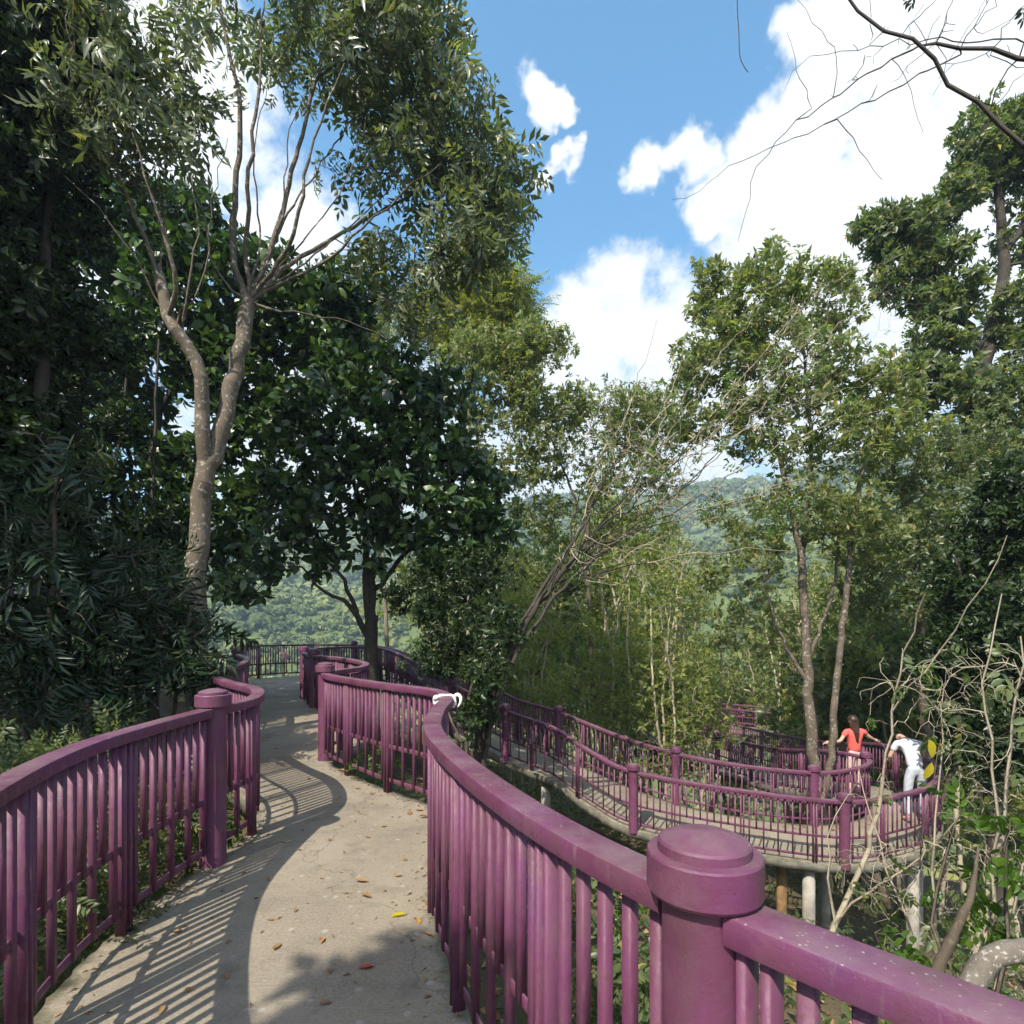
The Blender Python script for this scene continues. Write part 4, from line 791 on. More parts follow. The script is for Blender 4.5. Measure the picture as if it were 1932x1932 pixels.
for ring, (y0, y1, num) in enumerate([(15.5, 20, 11), (20, 28, 20), (28, 42, 12)]):
    made = 0; tries = 0
    while made < num and tries < 900:
        tries += 1
        y = rs_.uniform(y0, y1); px = rs_.uniform(820, 1990) ; x = (px - 966) / FOC * y
        if not clear_of_deck(x, y, 2.0) or (ring >= 2 and 400 < px < 760): continue      # keep the open view over the valley
        if 1160 < px < 1570 and y < 30: continue              # the far loop of the walkway shows here
        kk = rs_.choice([0, 1, 2, 2, 3]); hh = (6.5, 8.5, 7.5, 5.0)[kk]
        top = (1060 + 240 * rs_.random()) if ring == 0 else (900 + 330 * rs_.random())      # how high the crown stands against the valley
        want = EYE - (top - 1185) / FOC * y - float(ground_h([x], [y])[0])
        spots.append((ring, kk, x, y, min(1.9, max(.55, want / hh)), rs_.uniform(.95, 1.1))); made += 1
for k in range(12):                                     # low bushes closing the gaps between the stems
    for _ in range(60):
        y = rs_.uniform(15, 40); px = rs_.uniform(880, 1960); x = (px - 966) / FOC * y
        if clear_of_deck(x, y, 2.3) and not (1170 < px < 1560 and y < 29): spots.append((0 if y < 20 else 1 if y < 28 else 2, 3, x, y, rs_.uniform(.4, .8), 1.0)); break
for px, y, kk, sc_ in ((1300, 14.6, 2, .95), (1243, 15.5, 2, 1.05), (1330, 33, 0, 1.5), (1430, 34, 1, 1.5), (1240, 32, 2, 1.5), (1500, 33, 0, 1.4), (1380, 37, 3, 1.7), (1270, 36, 3, 1.6)): spots.append((0 if y < 20 else 2, kk, (px - 966) / FOC * y, y, sc_, 1.0))
def ordinal(n): return '%d%s' % (n, 'th' if 10 < n % 100 < 14 else {1: 'st', 2: 'nd', 3: 'rd'}.get(n % 10, 'th'))
KSHORT = ['many-stemmed cream-barked tree', 'twin-stemmed olive tree', 'thin pale-stemmed tree', 'low bushy green tree']
for ring in range(3):
    for kk in range(4):
        row = sorted([q for q in spots if q[0] == ring and q[1] == kk], key=lambda q: q[2] / q[3])
        for i, (_, _, x, y, sc_, zs_) in enumerate(row):
            place(kk, x, y, sc_, zs=zs_, label='%s, %s from left of its kind, %s of the wood' % (KSHORT[kk], ordinal(i + 1), ROWS[ring]))
# trees on our side of the slope, left of and behind the viewer: their shade falls over the far path and the left bank
for nm, lab, (x, y), h, lobes, per in [
    ('bank_tree', 'dense tree on the left bank outside the picture, shading the far path', (-8.2, 1.8), 9, [((-8, 2.0, 6.6), (2.3, 1.9, 2.6), 230), ((-9.2, 4.3, 7.0), (1.7, 1.6, 2.6), 170), ((-9.5, .5, 6.5), (2, 2, 2.5), 120)], 6),
    ('upper_bank_tree', 'broad tree up the left bank outside the picture', (-12, 6), 10, [((-11.5, 6.2, 7.5), (2.6, 2.4, 3.0), 240), ((-12, 9.5, 8), (2.4, 2.2, 2.6), 170), ((-12.5, 3, 8), (2.4, 2.4, 2.6), 150)], 6),
    ('left_bank_tree', 'leafy tree on the near left bank outside the picture, dappling the left railing', (-6.6, -1.6), 7, [((-5.7, -1.6, 5.6), (1.1, 1.5, .8), 90), ((-6.6, .6, 5.2), (1.1, 1.2, 1.0), 80), ((-6.2, -3.2, 6.2), (1.0, 1.0, .8), 50)], 4),
    ('rear_tree', 'sparse tree behind the viewer whose leaf shadows fall on the path', (-5.6, -5.0), 8, [((-3.3, -2.5, 6.3), (.62, .42, .35), 34), ((-4.9, -4.8, 6.8), (.9, .8, .6), 34)], 4)]:
    gz = float(ground_h([x], [y])[0])
    tree(nm, lab, 'tree', [dict(p=[(x, y, gz - .3), (x + .1, y, gz + h * .3), (x + .3, y + .2, gz + h * .6), (x + .4, y + .4, gz + h * .75)], r=(.16, .06), free=.4)],
         [(np.array(c, float), np.array(r, float), n, 0.) for c, r, n in lobes], TP_small, per, .19, .3, M['lf_deep'], M['bark_brown'], droop=.3, back=1, rt=.005)

# ------------------------------------------------------------------ far wooded slopes (one mass of crowns each)
def crown_blob(seed, sub):
    bm = bmesh.new(); bmesh.ops.create_icosphere(bm, subdivisions=sub, radius=1); r = random.Random(seed)
    from mathutils import noise as mn
    off = Vector((r.uniform(0, 50), r.uniform(0, 50), r.uniform(0, 50)))
    for v in bm.verts:
        k = 1 + .35 * mn.noise(v.co * 1.6 + off) + .28 * mn.noise(v.co * 4.5 + off); v.co *= k; v.co.z = v.co.z * .85
    bm.verts.ensure_lookup_table(); V = np.array([v.co[:] for v in bm.verts]); F = np.array([[v.index for v in f.verts] for f in bm.faces]); bm.free(); return V, F
def far_crown(seed):
    """a crown far off: a dark core in a shell of leaf clumps"""
    r = np.random.default_rng(seed); V, F = crown_blob(seed, 1); V = V * .72; out = [V]; fs = [F]; n = len(V)
    k = 56; v = unit(r.normal(size=(k, 3))); v[:, 2] = np.abs(v[:, 2]) * .9 - .2; lump = 1 + .22 * np.sin(v[:, 0] * 5 + seed) * np.cos(v[:, 1] * 4 + seed)
    c = v * (r.uniform(.72, 1.05, k) * lump)[:, None]
    for i in range(k):
        t = unit(np.cross(v[i], r.normal(size=3))); b = np.cross(v[i] + r.normal(0, .5, 3), t); b /= np.linalg.norm(b); s = r.uniform(.16, .30)
        out.append(np.array([c[i] + t * s, c[i] - t * s * .5 + b * s * .8, c[i] - t * s * .5 - b * s * .8, ])); fs.append(np.array([[0, 1, 2]]) + n); n += 3
    return np.concatenate(out), np.concatenate(fs)
B1 = [far_crown(i) for i in range(8)]
def far_mat():
    m, nt, bs, L = new_mat('far_crowns'); g = nn(nt, 'ShaderNodeNewGeometry'); p = g.outputs['Position']
    c = ramp(nt, [(0, (.10, .13, .035)), (.5, (.175, .21, .06)), (.85, (.25, .27, .08)), (1, (.36, .34, .11))], g.outputs['Random Per Island'])
    c = mixc(nt, mapr(nt, noise(nt, p, .9, 5, .7), .4, .7, 0, .6), c, (.035, .06, .018))
    c = mixc(nt, mapr(nt, noise(nt, p, .018, 5, .65), .42, .62, 0, .75), c, (.045, .075, .024))              # stands of darker trees
    L(c, bs.inputs['Base Color']); bs.inputs['Roughness'].default_value = .9; return m
FM = far_mat()
def far_wood(name, label, r0, r1, n, s0, s1, temps, field):
    g = Geo(); az = rng.uniform(-.83, .83, n * 2); r = np.sqrt(rng.uniform(r0 ** 2, r1 ** 2, n * 2)); x, y = r * np.sin(az), r * np.cos(az)
    f = np.sin(x * .031 + 1.3) * np.cos(y * .027) + .5 * np.sin(x * .071 + y * .05)
    keep = np.nonzero(f < field)[0][:n]; x, y = x[keep], y[keep]; m = len(x); z = ground_h(x, y); s = s0 + (s1 - s0) * rng.random(m) ** 1.8
    a = rng.uniform(0, 6.28, m); d = np.stack([np.cos(a), np.sin(a), 0 * a], 1); scatter(g, temps, np.stack([x, y, z + s * .25], 1), d, np.tile([0, 0, 1.], (m, 1)), s)
    stats.append((name, 0, g.ntri(), 0)); tag(link(name, g.mesh(name), FM), label, 'forest', kind='stuff')
far_wood('hillside_forest', 'sunlit green forest on the hillside across the valley', 70, 300, 5600, 1.5, 5.2, B1, .9)
far_wood('ridge_forest', 'hazy blue-green forest on the far ridge', 300, 620, 4200, 3.5, 9.5, B1, 1.2)

# ------------------------------------------------------------------ undergrowth
def undergrowth():
    g = Geo(); N = 15000
    x = rng.uniform(-13, 16, N); y = rng.uniform(.2, 24, N); dm = np.min(np.hypot(dk[None, :, 0] - x[:, None], dk[None, :, 1] - y[:, None]), 1)
    ok = (dm > 1.15) & (np.abs(x) < y * 1.05 + 3.5) & ((np.sin(x * 1.1 + 2) * np.cos(y * .9) + rng.normal(0, .5, N)) > -.25); x, y = x[ok], y[ok]; dm = dm[ok]; m = len(x)
    z = ground_h(x, y) + rng.uniform(.02, .55, m) * np.clip((dm - .9) / 1.2, .15, 1)
    d = unit(rng.normal(size=(m, 3)) + np.array([0, 0, .3])); u = unit(np.array([0, 0, 1.]) + rng.normal(size=(m, 3)) * .4)
    scatter(g, TP_mid + TP_alt, np.stack([x, y, z], 1), d, u, rng.uniform(.09, .22, m))
    stats.append(('undergrowth', m, g.ntri(), 0)); tag(link('undergrowth', g.mesh('undergrowth'), M['lf_mid']), 'low green undergrowth covering the slope under the walkways', 'undergrowth', kind='stuff')
    g = Geo(); N = 9000; x = rng.uniform(-1, 11, N); y = rng.uniform(.5, 16, N); z = ground_h(x, y) + .02
    dm = np.min(np.hypot(dk[None, :, 0] - x[:, None], dk[None, :, 1] - y[:, None]), 1); ok = dm > .9; x, y, z = x[ok], y[ok], z[ok]; m = len(x)
    d = unit(rng.normal(size=(m, 3)) * np.array([1, 1, .25])); u = unit(np.array([0, 0, 1.]) + rng.normal(size=(m, 3)) * .3)
    scatter(g, [leaf_simple(.5, .1, .2)], np.stack([x, y, z], 1), d, u, rng.uniform(.07, .15, m))
    tag(link('leaf_litter', g.mesh('leaf_litter'), M['lf_dry']), 'dry brown leaf litter on the slope', 'leaf litter', kind='stuff')
undergrowth()
def path_litter():
    g = Geo(); N = 2200; u = rng.uniform(2.2, 31, N); side = rng.random(N) < .6; k = rng.exponential(.06, N); k = np.where(rng.random(N) < .18, rng.uniform(0, .5, N), np.clip(k, .015, .5)); t = np.where(side, 1 - k, k)
    i = np.clip((u * NSUB).astype(int), 0, len(LC) - 1); q = LC[i] * (1 - t[:, None]) + RC[i] * t[:, None] + np.array([0, 0, .004]); a = rng.uniform(0, 6.28, N)
    scatter(g, [leaf_simple(.3, .15, .2), leaf_flat(.12)], q, np.stack([np.cos(a), np.sin(a), rng.uniform(-.02, .15, N)], 1), unit(np.array([0, 0, 1.]) + rng.normal(size=(N, 3)) * .2), rng.uniform(.012, .05, N))
    tag(link('leaf_crumbs', g.mesh('leaf_crumbs'), M['lf_dry']), 'fine dry leaf crumbs gathered along the path edges', 'leaf litter', kind='stuff')
path_litter()
# ------------------------------------------------------------------ near vegetation at right: saplings, twigs, leafy shoots
TP_shoot = [spray(3, .55, .50, .5, seed=70 + i, leaf=leaf_full) for i in range(4)]
tree('forked_sapling', 'cream-barked forked sapling in front of the lower walkway', 'sapling',
     [S(.036, .024, (1535, 1900, 6.2), (1560, 1790, 6), (1590, 1720, 6), (1640, 1600, 6), free=.9), S(.024, .008, (1636, 1610, 6), (1668, 1450, 5.9), (1690, 1310, 5.8), (1722, 1190, 5.6), (1745, 1120, 5.4), free=.3), S(.018, .008, (1580, 1742, 6), (1560, 1650, 6), (1568, 1570, 6), (1600, 1500, 6), free=.5),
      S(.018, .008, (1582, 1735, 6), (1640, 1690, 5.8), (1740, 1620, 5.5), (1850, 1490, 5), free=.4), S(.012, .005, (1690, 1330, 5.8), (1760, 1240, 5.5), (1840, 1130, 5.2), (1900, 1010, 5), free=.3)],
     [lob(1690, 1330, 5.8, 70, 110, .5, 34), lob(1650, 1500, 5.9, 45, 50, .4, 14), lob(1780, 1330, 5.6, 70, 100, .5, 34), lob(1720, 1620, 5.8, 60, 40, .4, 16)],
     TP_shoot, 1, .15, .05, M['lf_fresh'], M['bark_cream'], droop=.4, back=0, rt=.0028, step=.14, wob=.02, bare=.80, ex=.42)
for nm, lab, stems, lobes, leaves, bare, bm in [
    ('twiggy_shrub', 'tangle of bare brown twigs at the right picture edge, below the gloomy tree',
     [S(.03, .008, (1830, 1990, 4.6), (1850, 1750, 4.6), (1900, 1500, 4.5), (1925, 1200, 4.4), free=.1), S(.022, .006, (1800, 1980, 4.8), (1760, 1700, 4.8), (1765, 1500, 4.8), (1780, 1300, 4.9), free=.2), S(.022, .006, (1840, 1960, 4.5), (1880, 1600, 4.3), (1860, 1300, 4.2), (1890, 1120, 4.2), free=.2), S(.02, .006, (1790, 1960, 5), (1660, 1600, 5.2), (1620, 1450, 5.3), free=.3), S(.018, .005, (1870, 1900, 4.2), (1930, 1640, 4.1), (1980, 1400, 4), free=.2)],
     [lob(1850, 1350, 4.5, 90, 160, .5, 153), lob(1790, 1300, 4.9, 60, 90, .5, 60), lob(1870, 1600, 4.5, 80, 110, .5, 153), lob(1740, 1680, 4.9, 120, 100, .5, 178), lob(1640, 1660, 5.2, 60, 70, .5, 50), lob(1850, 1800, 4.4, 90, 90, .4, 102)], 1, .90, M['bark_cream']),
    ('leafy_shrub', 'green large-leaved shrub in the bottom right, beside the handrail',
     [S(.02, .008, (1800, 2000, 3.6), (1780, 1850, 3.6), (1760, 1700, 3.7), (1800, 1560, 3.8), free=.1), S(.02, .008, (1850, 2000, 3.4), (1890, 1850, 3.3), (1900, 1650, 3.3), (1900, 1560, 3.3), free=.1), S(.016, .006, (1740, 2000, 3.9), (1690, 1850, 3.9), (1650, 1760, 3.9), free=.1)],
     [lob(1815, 1530, 3.8, 40, 50, .25, 4), lob(1905, 1600, 3.3, 55, 60, .2, 8), lob(1690, 1790, 3.8, 60, 50, .2, 9), lob(1800, 1830, 3.6, 60, 50, .25, 8), lob(1900, 1760, 3.3, 50, 60, .2, 7), lob(1800, 1640, 3.8, 40, 60, .2, 3), lob(1840, 1920, 3.3, 80, 40, .3, 11), lob(1700, 1880, 3.6, 60, 30, .2, 6)], 2, .0, M['bark_brown'])]:
    tree(nm, lab, 'shrub', stems, lobes, TP_shoot, leaves, .15, .05, M['lf_fresh'] if nm == 'leafy_shrub' else M['lf_mid'], bm, droop=.45, back=0, rt=.0023 if nm != 'leafy_shrub' else .003, step=.12, wob=.02, bare=bare, ex=.42)
def log(name, label, pts, r, mat, n=14):
    c = resample(catmull([P(*q) for q in pts], 8), .03); m = len(c); rr = np.interp(np.linspace(0, 1, m), np.linspace(0, 1, len(r)), r) * (1 + .06 * np.sin(np.arange(m) * 1.1) + rng.normal(0, .025, m))
    c = c + rng.normal(0, .002, c.shape); g = Geo(); tube(g, c, rr, n); o = link(name, g.mesh(name, c[0], smooth=True), mat, None, tuple(c[0])); tag(o, label, 'branch'); return o
log('scaly_branch', 'thick scaly white-barked branch in the bottom right corner', [(2050, 1770, 2.7), (1960, 1790, 2.7), (1885, 1800, 2.7), (1850, 1830, 2.7), (1815, 1885, 2.7), (1770, 1960, 2.7), (1720, 2080, 2.8)], [.055, .052, .050, .052, .046, .044, .05], M['bark_birch'])
log('brown_stem', 'slanting brown stem behind the handrail, bottom right', [(1700, 2000, 3.2), (1760, 1850, 3.2), (1800, 1760, 3.2), (1828, 1700, 3.2), (1838, 1655, 3.25), (1846, 1600, 3.3)], [.04, .036, .031, .026, .017, .006], M['bark_brown'])
def yellow_twig():
    base = P(1735, 1530, 4.3); t = thing('yellow_leaved_twig', 'twig with two bright yellow leaves in front of the man', 'twig', tuple(base))
    g = Geo(); c = catmull([P(1735, 1640, 4.4), P(1742, 1560, 4.35), P(1760, 1480, 4.3), P(1768, 1425, 4.3), P(1775, 1395, 4.3)], 5); tube(g, c, np.linspace(.006, .003, len(c)), 5); link('stalk', g.mesh('stalk', base), M['bark_brown'], t)
    for px, py, d, s in ((1752, 1395, (.35, 0, -1), .15), (1758, 1438, (-.35, 0, -1), .145)):
        lv, lf = leaf_full(.55, .05, .12); g = Geo(); g.add(xf(lv, s, d, (0.2, -1, .15), P(px, py, 4.28)), lf); link('leaf', g.mesh('yellow_leaf', base), M['lf_gold'], t)
yellow_twig()
# boughs of a tree outside the picture, hanging bare across the sky
def boughs():
    sk = Skel(); Y = 4.2; gz = float(ground_h([6.6], [4.6])[0])
    sk.stem([(6.6, 4.6, gz - .2), (6.4, 4.5, 1.5), (6.0, 4.4, 4), (5.6, 4.3, 6.2)], .13, .06, free=2)
    a = [(2460, 215), (2200, 160), (1932, 108), (1850, 92), (1766, 82)]
    sk.stem([P(px, py, Y) for px, py in a], .034, .012, free=.3)
    sk.stem([(5.8, 4.35, 5.2)] + [P(px, py, Y) for px, py in ((2300, 420), (2100, 350), (1932, 272), (1811, 165), (1716, 82), (1606, 0), (1540, -60))], .03, .009, free=.4)
    for pts, r in [([(1766, 82), (1666, 120), (1536, 205), (1461, 275), (1426, 330), (1411, 375), (1393, 455)], .008), ([(1932, 80), (1811, 80), (1681, 82), (1616, 97), (1531, 107), (1491, 137), (1481, 170)], .006), ([(1836, 97), (1766, 125), (1646, 185), (1576, 225), (1511, 257), (1441, 285), (1366, 320), (1311, 370), (1268, 376)], .007),
                   ([(1926, 115), (1891, 150), (1876, 200), (1851, 280), (1831, 360)], .007), ([(1580, 225), (1596, 250), (1616, 272), (1665, 340)], .004), ([(1700, 60), (1740, 30), (1790, -30)], .005), ([(1760, 82), (1790, 20), (1800, -40)], .005), ([(1810, 80), (1850, 40), (1890, -20)], .005), ([(1640, 85), (1640, 40), (1636, -30)], .004),
                   ([(1531, 205), (1515, 150), (1484, 60)], .0035), ([(1580, 160), (1570, 90), (1505, 0)], .0035), ([(1690, 90), (1725, 180), (1742, 250)], .003), ([(1880, 90), (1900, 40), (1932, 10)], .005), ([(1770, 84), (1775, 130), (1760, 180)], .003), ([(1640, 190), (1650, 160), (1645, 185)], .003), ([(1850, 90), (1932, 130), (2000, 160)], .004), ([(1876, 200), (1910, 160), (1960, 120)], .004)]:
        sk.stem([P(px, py, Y + .05 * i) for i, (px, py) in enumerate(pts)], r, max(.0016, r * .25), free=.2, step=.1, wob=.012)
    for t in lobe_pts([lob(1800, 60, Y, 130, 70, .4, 26), lob(1650, 120, Y, 120, 70, .3, 12)]): sk.reach(t, .12, .014, .1, .6)
    sk.radii(.0022, .4); org = sk.p[0].copy()
    root = thing('overhanging_tree', 'bare dark boughs and twigs hanging across the top right sky', 'tree', tuple(org))
    g = Geo(); sk.wood(g); link('boughs', g.mesh('boughs', org, smooth=True), M['bark_dark'], root)
    g = Geo();     scatter(g, TP_shoot, np.array([P(1712, -18, 4), P(1726, -14, 4), P(1928, 10, 4)]), np.array([[.1, 0, -1.], [-.2, .1, -1], [.2, 0, -1]]), np.array([[0, -1., .2]] * 3), np.array([.07, .07, .09]))
    link('leaves', g.mesh('bough_leaves', org), M['lf_deep'], root)
    g = Geo(); c = catmull([P(1391, -160, 4.0), P(1391, 0, 4.0), P(1394, 60, 4.0), P(1396, 105, 4.0), P(1403, 124, 4.0), P(1411, 136, 4.0)], 5)
    c = np.concatenate([catmull([P(1540, -60, 4.2), P(1450, -150, 4.1), P(1391, -160, 4.0)], 5)[:-1], c]); tube(g, c, np.linspace(.004, .0028, len(c)), 5); link('hanging_vine', g.mesh('hanging_vine', org), M['bark_dark'], root)
boughs()
# hedge of bright young leaves just outside the left railing
tree('hedge_shrub', 'low leafy hedge outside the left railing, bright young leaves', 'shrub',
     [S(.02, .006, (-40, 1950, 2.7), (0, 1750, 2.9), (40, 1480, 3.3), free=.1), S(.02, .006, (120, 1900, 3.0), (150, 1700, 3.2), (190, 1470, 3.6), free=.1), S(.02, .006, (260, 1780, 3.5), (280, 1600, 3.7), (300, 1480, 4), free=.1), S(.015, .005, (350, 1720, 4.2), (350, 1560, 4.3), (370, 1450, 4.4), free=.1)],
     [lob(30, 1470, 3.4, 80, 60, .35, 60), lob(130, 1450, 3.7, 80, 40, .3, 50), lob(60, 1700, 2.9, 90, 120, .3, 80), lob(180, 1620, 3.3, 80, 110, .3, 70), lob(290, 1570, 3.9, 60, 90, .3, 60), lob(210, 1790, 3.1, 50, 60, .2, 40), lob(360, 1550, 4.3, 40, 90, .3, 40), lob(216, 1385, 3.7, 12, 22, .05, 8), lob(-60, 1550, 3, 80, 150, .3, 60)],
     TP_alt, 2, .14, .08, M['lf_mid'], M['bark_brown'], droop=.1, back=1, rt=.0025, step=.14, wob=.02)
tree('vine_patch', 'leafy climber hanging by the bare leaning trunk, dark leaves with a few orange', 'shrub',
     [S(.03, .01, (880, 1420, 10.4), (885, 1330, 10.4), (900, 1240, 10.5), (930, 1150, 10.6), free=.1), S(.03, .01, (870, 1400, 10.6), (830, 1290, 10.8), (810, 1200, 11), free=.1)],
     [lob(900, 1350, 9.2, 40, 50, .3, 16), lob(925, 1270, 9.2, 40, 45, .3, 14), lob(955, 1190, 9.4, 40, 45, .3, 14), lob(890, 1180, 10.8, 100, 60, .7, 60), lob(840, 1240, 10.8, 80, 45, .6, 44), lob(930, 1230, 10.6, 60, 40, .5, 30), lob(800, 1120, 11, 80, 60, .6, 60), lob(900, 1080, 11, 80, 60, .6, 60)],
     TP_mid, 4, .12, .2, M['lf_deep'], M['bark_brown'], droop=.4, back=1, rt=.004)
# plants in the hollow between the ramps
for i, (x, y, h, lab) in enumerate([(4.2, 13.2, 1.5, 'leafy plant in the hollow behind the lower railing, left'), (5.2, 12.8, 1.2, 'leafy plant in the hollow beside the forked tree'), (2.9, 14.3, 1.6, 'leafy plant in the hollow below the shaded ramp railing'), (0.9, 4.2, 1.0, 'green plant on the slope seen between the near balusters'), (1.7, 3.2, .9, 'green plant on the slope under the big domed post'), (.5, 6.2, 1.0, 'green plant on the slope behind the S-curved railing'), (1.9, 6.5, 1.2, 'broad green plant on the slope in front of the lower walkway')]):
    z = float(ground_h([x], [y])[0])
    tree('slope_plant', lab, 'plant', [dict(p=[(x, y, z - .1), (x + .05, y, z + h * .4), (x + .1, y + .1, z + h * .8)], r=(.018, .006), free=.1)],
         [(np.array([x, y, z + h * .6]), np.array([h * .55, h * .5, h * .45]), 46, 0.)], TP_shoot if i > 2 else TP_alt, 2, .16 if i > 2 else .22, .1, M['lf_mid'] if i % 2 else M['lf_fresh'], M['bark_brown'], droop=.4, back=1, rt=.003, step=.15, group='plants on the slope between the ramps')
for x, y, h, lab in [(-2.2, 4.25, .28, 'tuft of weeds at the slab edge behind the domed left post'), (-.62, 5.55, .35, 'weeds growing under the S-curved railing, yellowish'), (-1.5, 6.15, .3, 'weeds at the foot of the S-curved railing near the second post')]:
    tree('weed_tuft', lab, 'weeds', [dict(p=[(x, y, -.12), (x + .02, y, .02), (x + .03, y + .02, h * .7)], r=(.006, .003), free=.05)], [(np.array([x, y, h * .45]), np.array([h * .6, h * .6, h * .45]), 16, 0.)], TP_shoot, 1, .10, .03, M['lf_fresh'], M['bark_brown'], droop=.2, back=1, rt=.002, step=.08, group='weeds along the path edge')
# palm-like fronds beside the path
TP_palm = [spray(11, .38, .10, .45, spread=.9, seed=90 + i, leaf=leaf_simple) for i in range(3)]
for x, y, zz, lab, k in [(-.35, 5.75, -.35, 'palm-like fern poking through the S-curved railing', 6), (.75, 1.95, -.9, 'palm-like fern on the slope below the nearest balusters', 7), (.95, 1.45, -1.0, 'palm-like fern directly under the big domed post', 6)]:
    g = Geo(); n = k; a = rng.uniform(0, 6.28, n); d = np.stack([np.cos(a), np.sin(a), rng.uniform(.3, .9, n)], 1)
    scatter(g, TP_palm, np.tile([x, y, zz], (n, 1)), d, np.tile([0, 0, 1.], (n, 1)), rng.uniform(.45, .7, n)); tag(link('fern', g.mesh('fern', (x, y, zz)), M['lf_lance'], None, (x, y, zz)), lab, 'fern', 'ferns beside the walkway')

# ------------------------------------------------------------------ rag on the railing
def rag():
    c = np.array([np.interp(8.0, np.arange(len(RC)) / NSUB, RC[:, k]) for k in range(3)]) + np.array([0, 0, 1.045])
    m = flat_mat('white_rag', (.78, .75, .70), .9, .1, 40); lat = np.array([1., .12, 0]); up = np.array([0, 0, 1.]); fw = np.array([-.12, 1, 0])
    t = thing('white_rag', 'white rag knotted round the handrail at the crest of the S-curve', 'rag', tuple(c))
    def strand(name, pts, r, n=9):
        p = catmull([c + lat * a + fw * f + up * h for a, f, h in pts], 6); k = len(p); rr = np.interp(np.linspace(0, 1, k), np.linspace(0, 1, len(r)), r) * (1 + .12 * np.sin(np.arange(k) * 2.1)); g = Geo(); tube(g, p, rr, n); link(name, g.mesh(name, c, smooth=True), m, t)
    t.scale = (1, 1, 1)
    strand('band', [(-.06, 0, -.045), (-.064, 0, 0), (-.052, 0, .036), (0, .004, .042), (.05, 0, .038), (.066, 0, 0), (.06, 0, -.045), (0, 0, -.046), (-.055, 0, -.045)], [.013, .016, .016, .010, .012, .014, .012, .01, .012])
    strand('knot', [(-.055, -.01, .03), (-.08, -.02, .03), (-.088, .01, .005), (-.085, 0, -.02), (-.06, -.02, .0)], [.014, .020, .018, .014, .009])
    strand('loop', [(.06, 0, .03), (.085, .01, .045), (.11, 0, .03), (.112, -.01, -.005), (.10, -.01, -.035), (.085, 0, -.055)], [.012, .016, .014, .011, .008, .004])
rag()

# ------------------------------------------------------------------ fallen leaves on the concrete
def floor_leaf(px, py, mat, s, label, group='fallen leaves on the upper path', name='fallen_leaf', z=0.0, xy=None):
    Yg = (EYE - z) * FOC / (py - 1185) if xy is None else xy[1]; x = (px - 966) / FOC * Yg if xy is None else xy[0]
    lv, lf = leaf_full(random.uniform(.35, .5), random.uniform(.06, .2), random.uniform(-.25, .2)); g = Geo(); a = random.uniform(0, 6.28)
    V = xf(lv, s, (math.cos(a), math.sin(a), 0), (random.uniform(-.25, .25), random.uniform(-.25, .25), 1), (0, 0, 0)); V[:, 2] -= V[:, 2].min() - .003; g.add(V, lf)
    tag(link(name, g.mesh('fallen_leaf'), mat, None, (x, Yg, z)), label, 'leaf', group)
floor_leaf(706, 1825, flat_mat('red_leaf', (.33, .06, .03), .6), .075, 'red fallen leaf near the bottom of the path')
floor_leaf(738, 1732, M['lf_gold'], .085, 'yellow curled fallen leaf in the middle of the path')
floor_leaf(790, 1745, flat_mat('ochre_leaf', (.42, .24, .05), .6), .075, 'ochre round fallen leaf right of the yellow one')
floor_leaf(605, 1782, flat_mat('orange_leaf', (.45, .21, .10), .6), .065, 'pale orange fallen leaf on the bare sunlit concrete')
dry = 'dry brown leaf lying on the concrete of the upper path'
for px, py, s in [(697, 1665, .1), (678, 1692, .085), (530, 1780, .08), (520, 1736, .05), (560, 1716, .04), (775, 1532, .1), (790, 1545, .09), (800, 1530, .08), (680, 1490, .09), (655, 1455, .1), (670, 1470, .08), (812, 1590, .08), (830, 1625, .08), (835, 1690, .09), (805, 1700, .07), (640, 1452, .07), (700, 1500, .08), (345, 1868, .06), (310, 1900, .06), (620, 1840, .05), (900, 1850, .09), (880, 1845, .1), (870, 1830, .07), (905, 1905, .08), (620, 1588, .06), (585, 1470, .06), (730, 1560, .05), (760, 1620, .06), (500, 1660, .05), (820, 1770, .08), (850, 1800, .07), (930, 1890, .08), (600, 1900, .06), (430, 1850, .06), (345, 1760, .07), (540, 1590, .04), (690, 1580, .05), (745, 1655, .05), (800, 1480, .07), (620, 1440, .06)]:
    floor_leaf(px, py, M['lf_dry'], s, dry)
for k in range(46):
    u = random.uniform(25.2, 31); t = random.choice([random.uniform(.06, .2), random.uniform(.8, .95), random.uniform(.1, .9)]); i = int(u * NSUB); q = LC[i] * (1 - t) + RC[i] * t
    floor_leaf(0, 0, M['lf_dry'], random.uniform(.07, .12), 'dry orange-brown leaf lying on the lower walkway', 'fallen leaves on the lower walkway', z=float(q[2]), xy=(float(q[0]), float(q[1])))
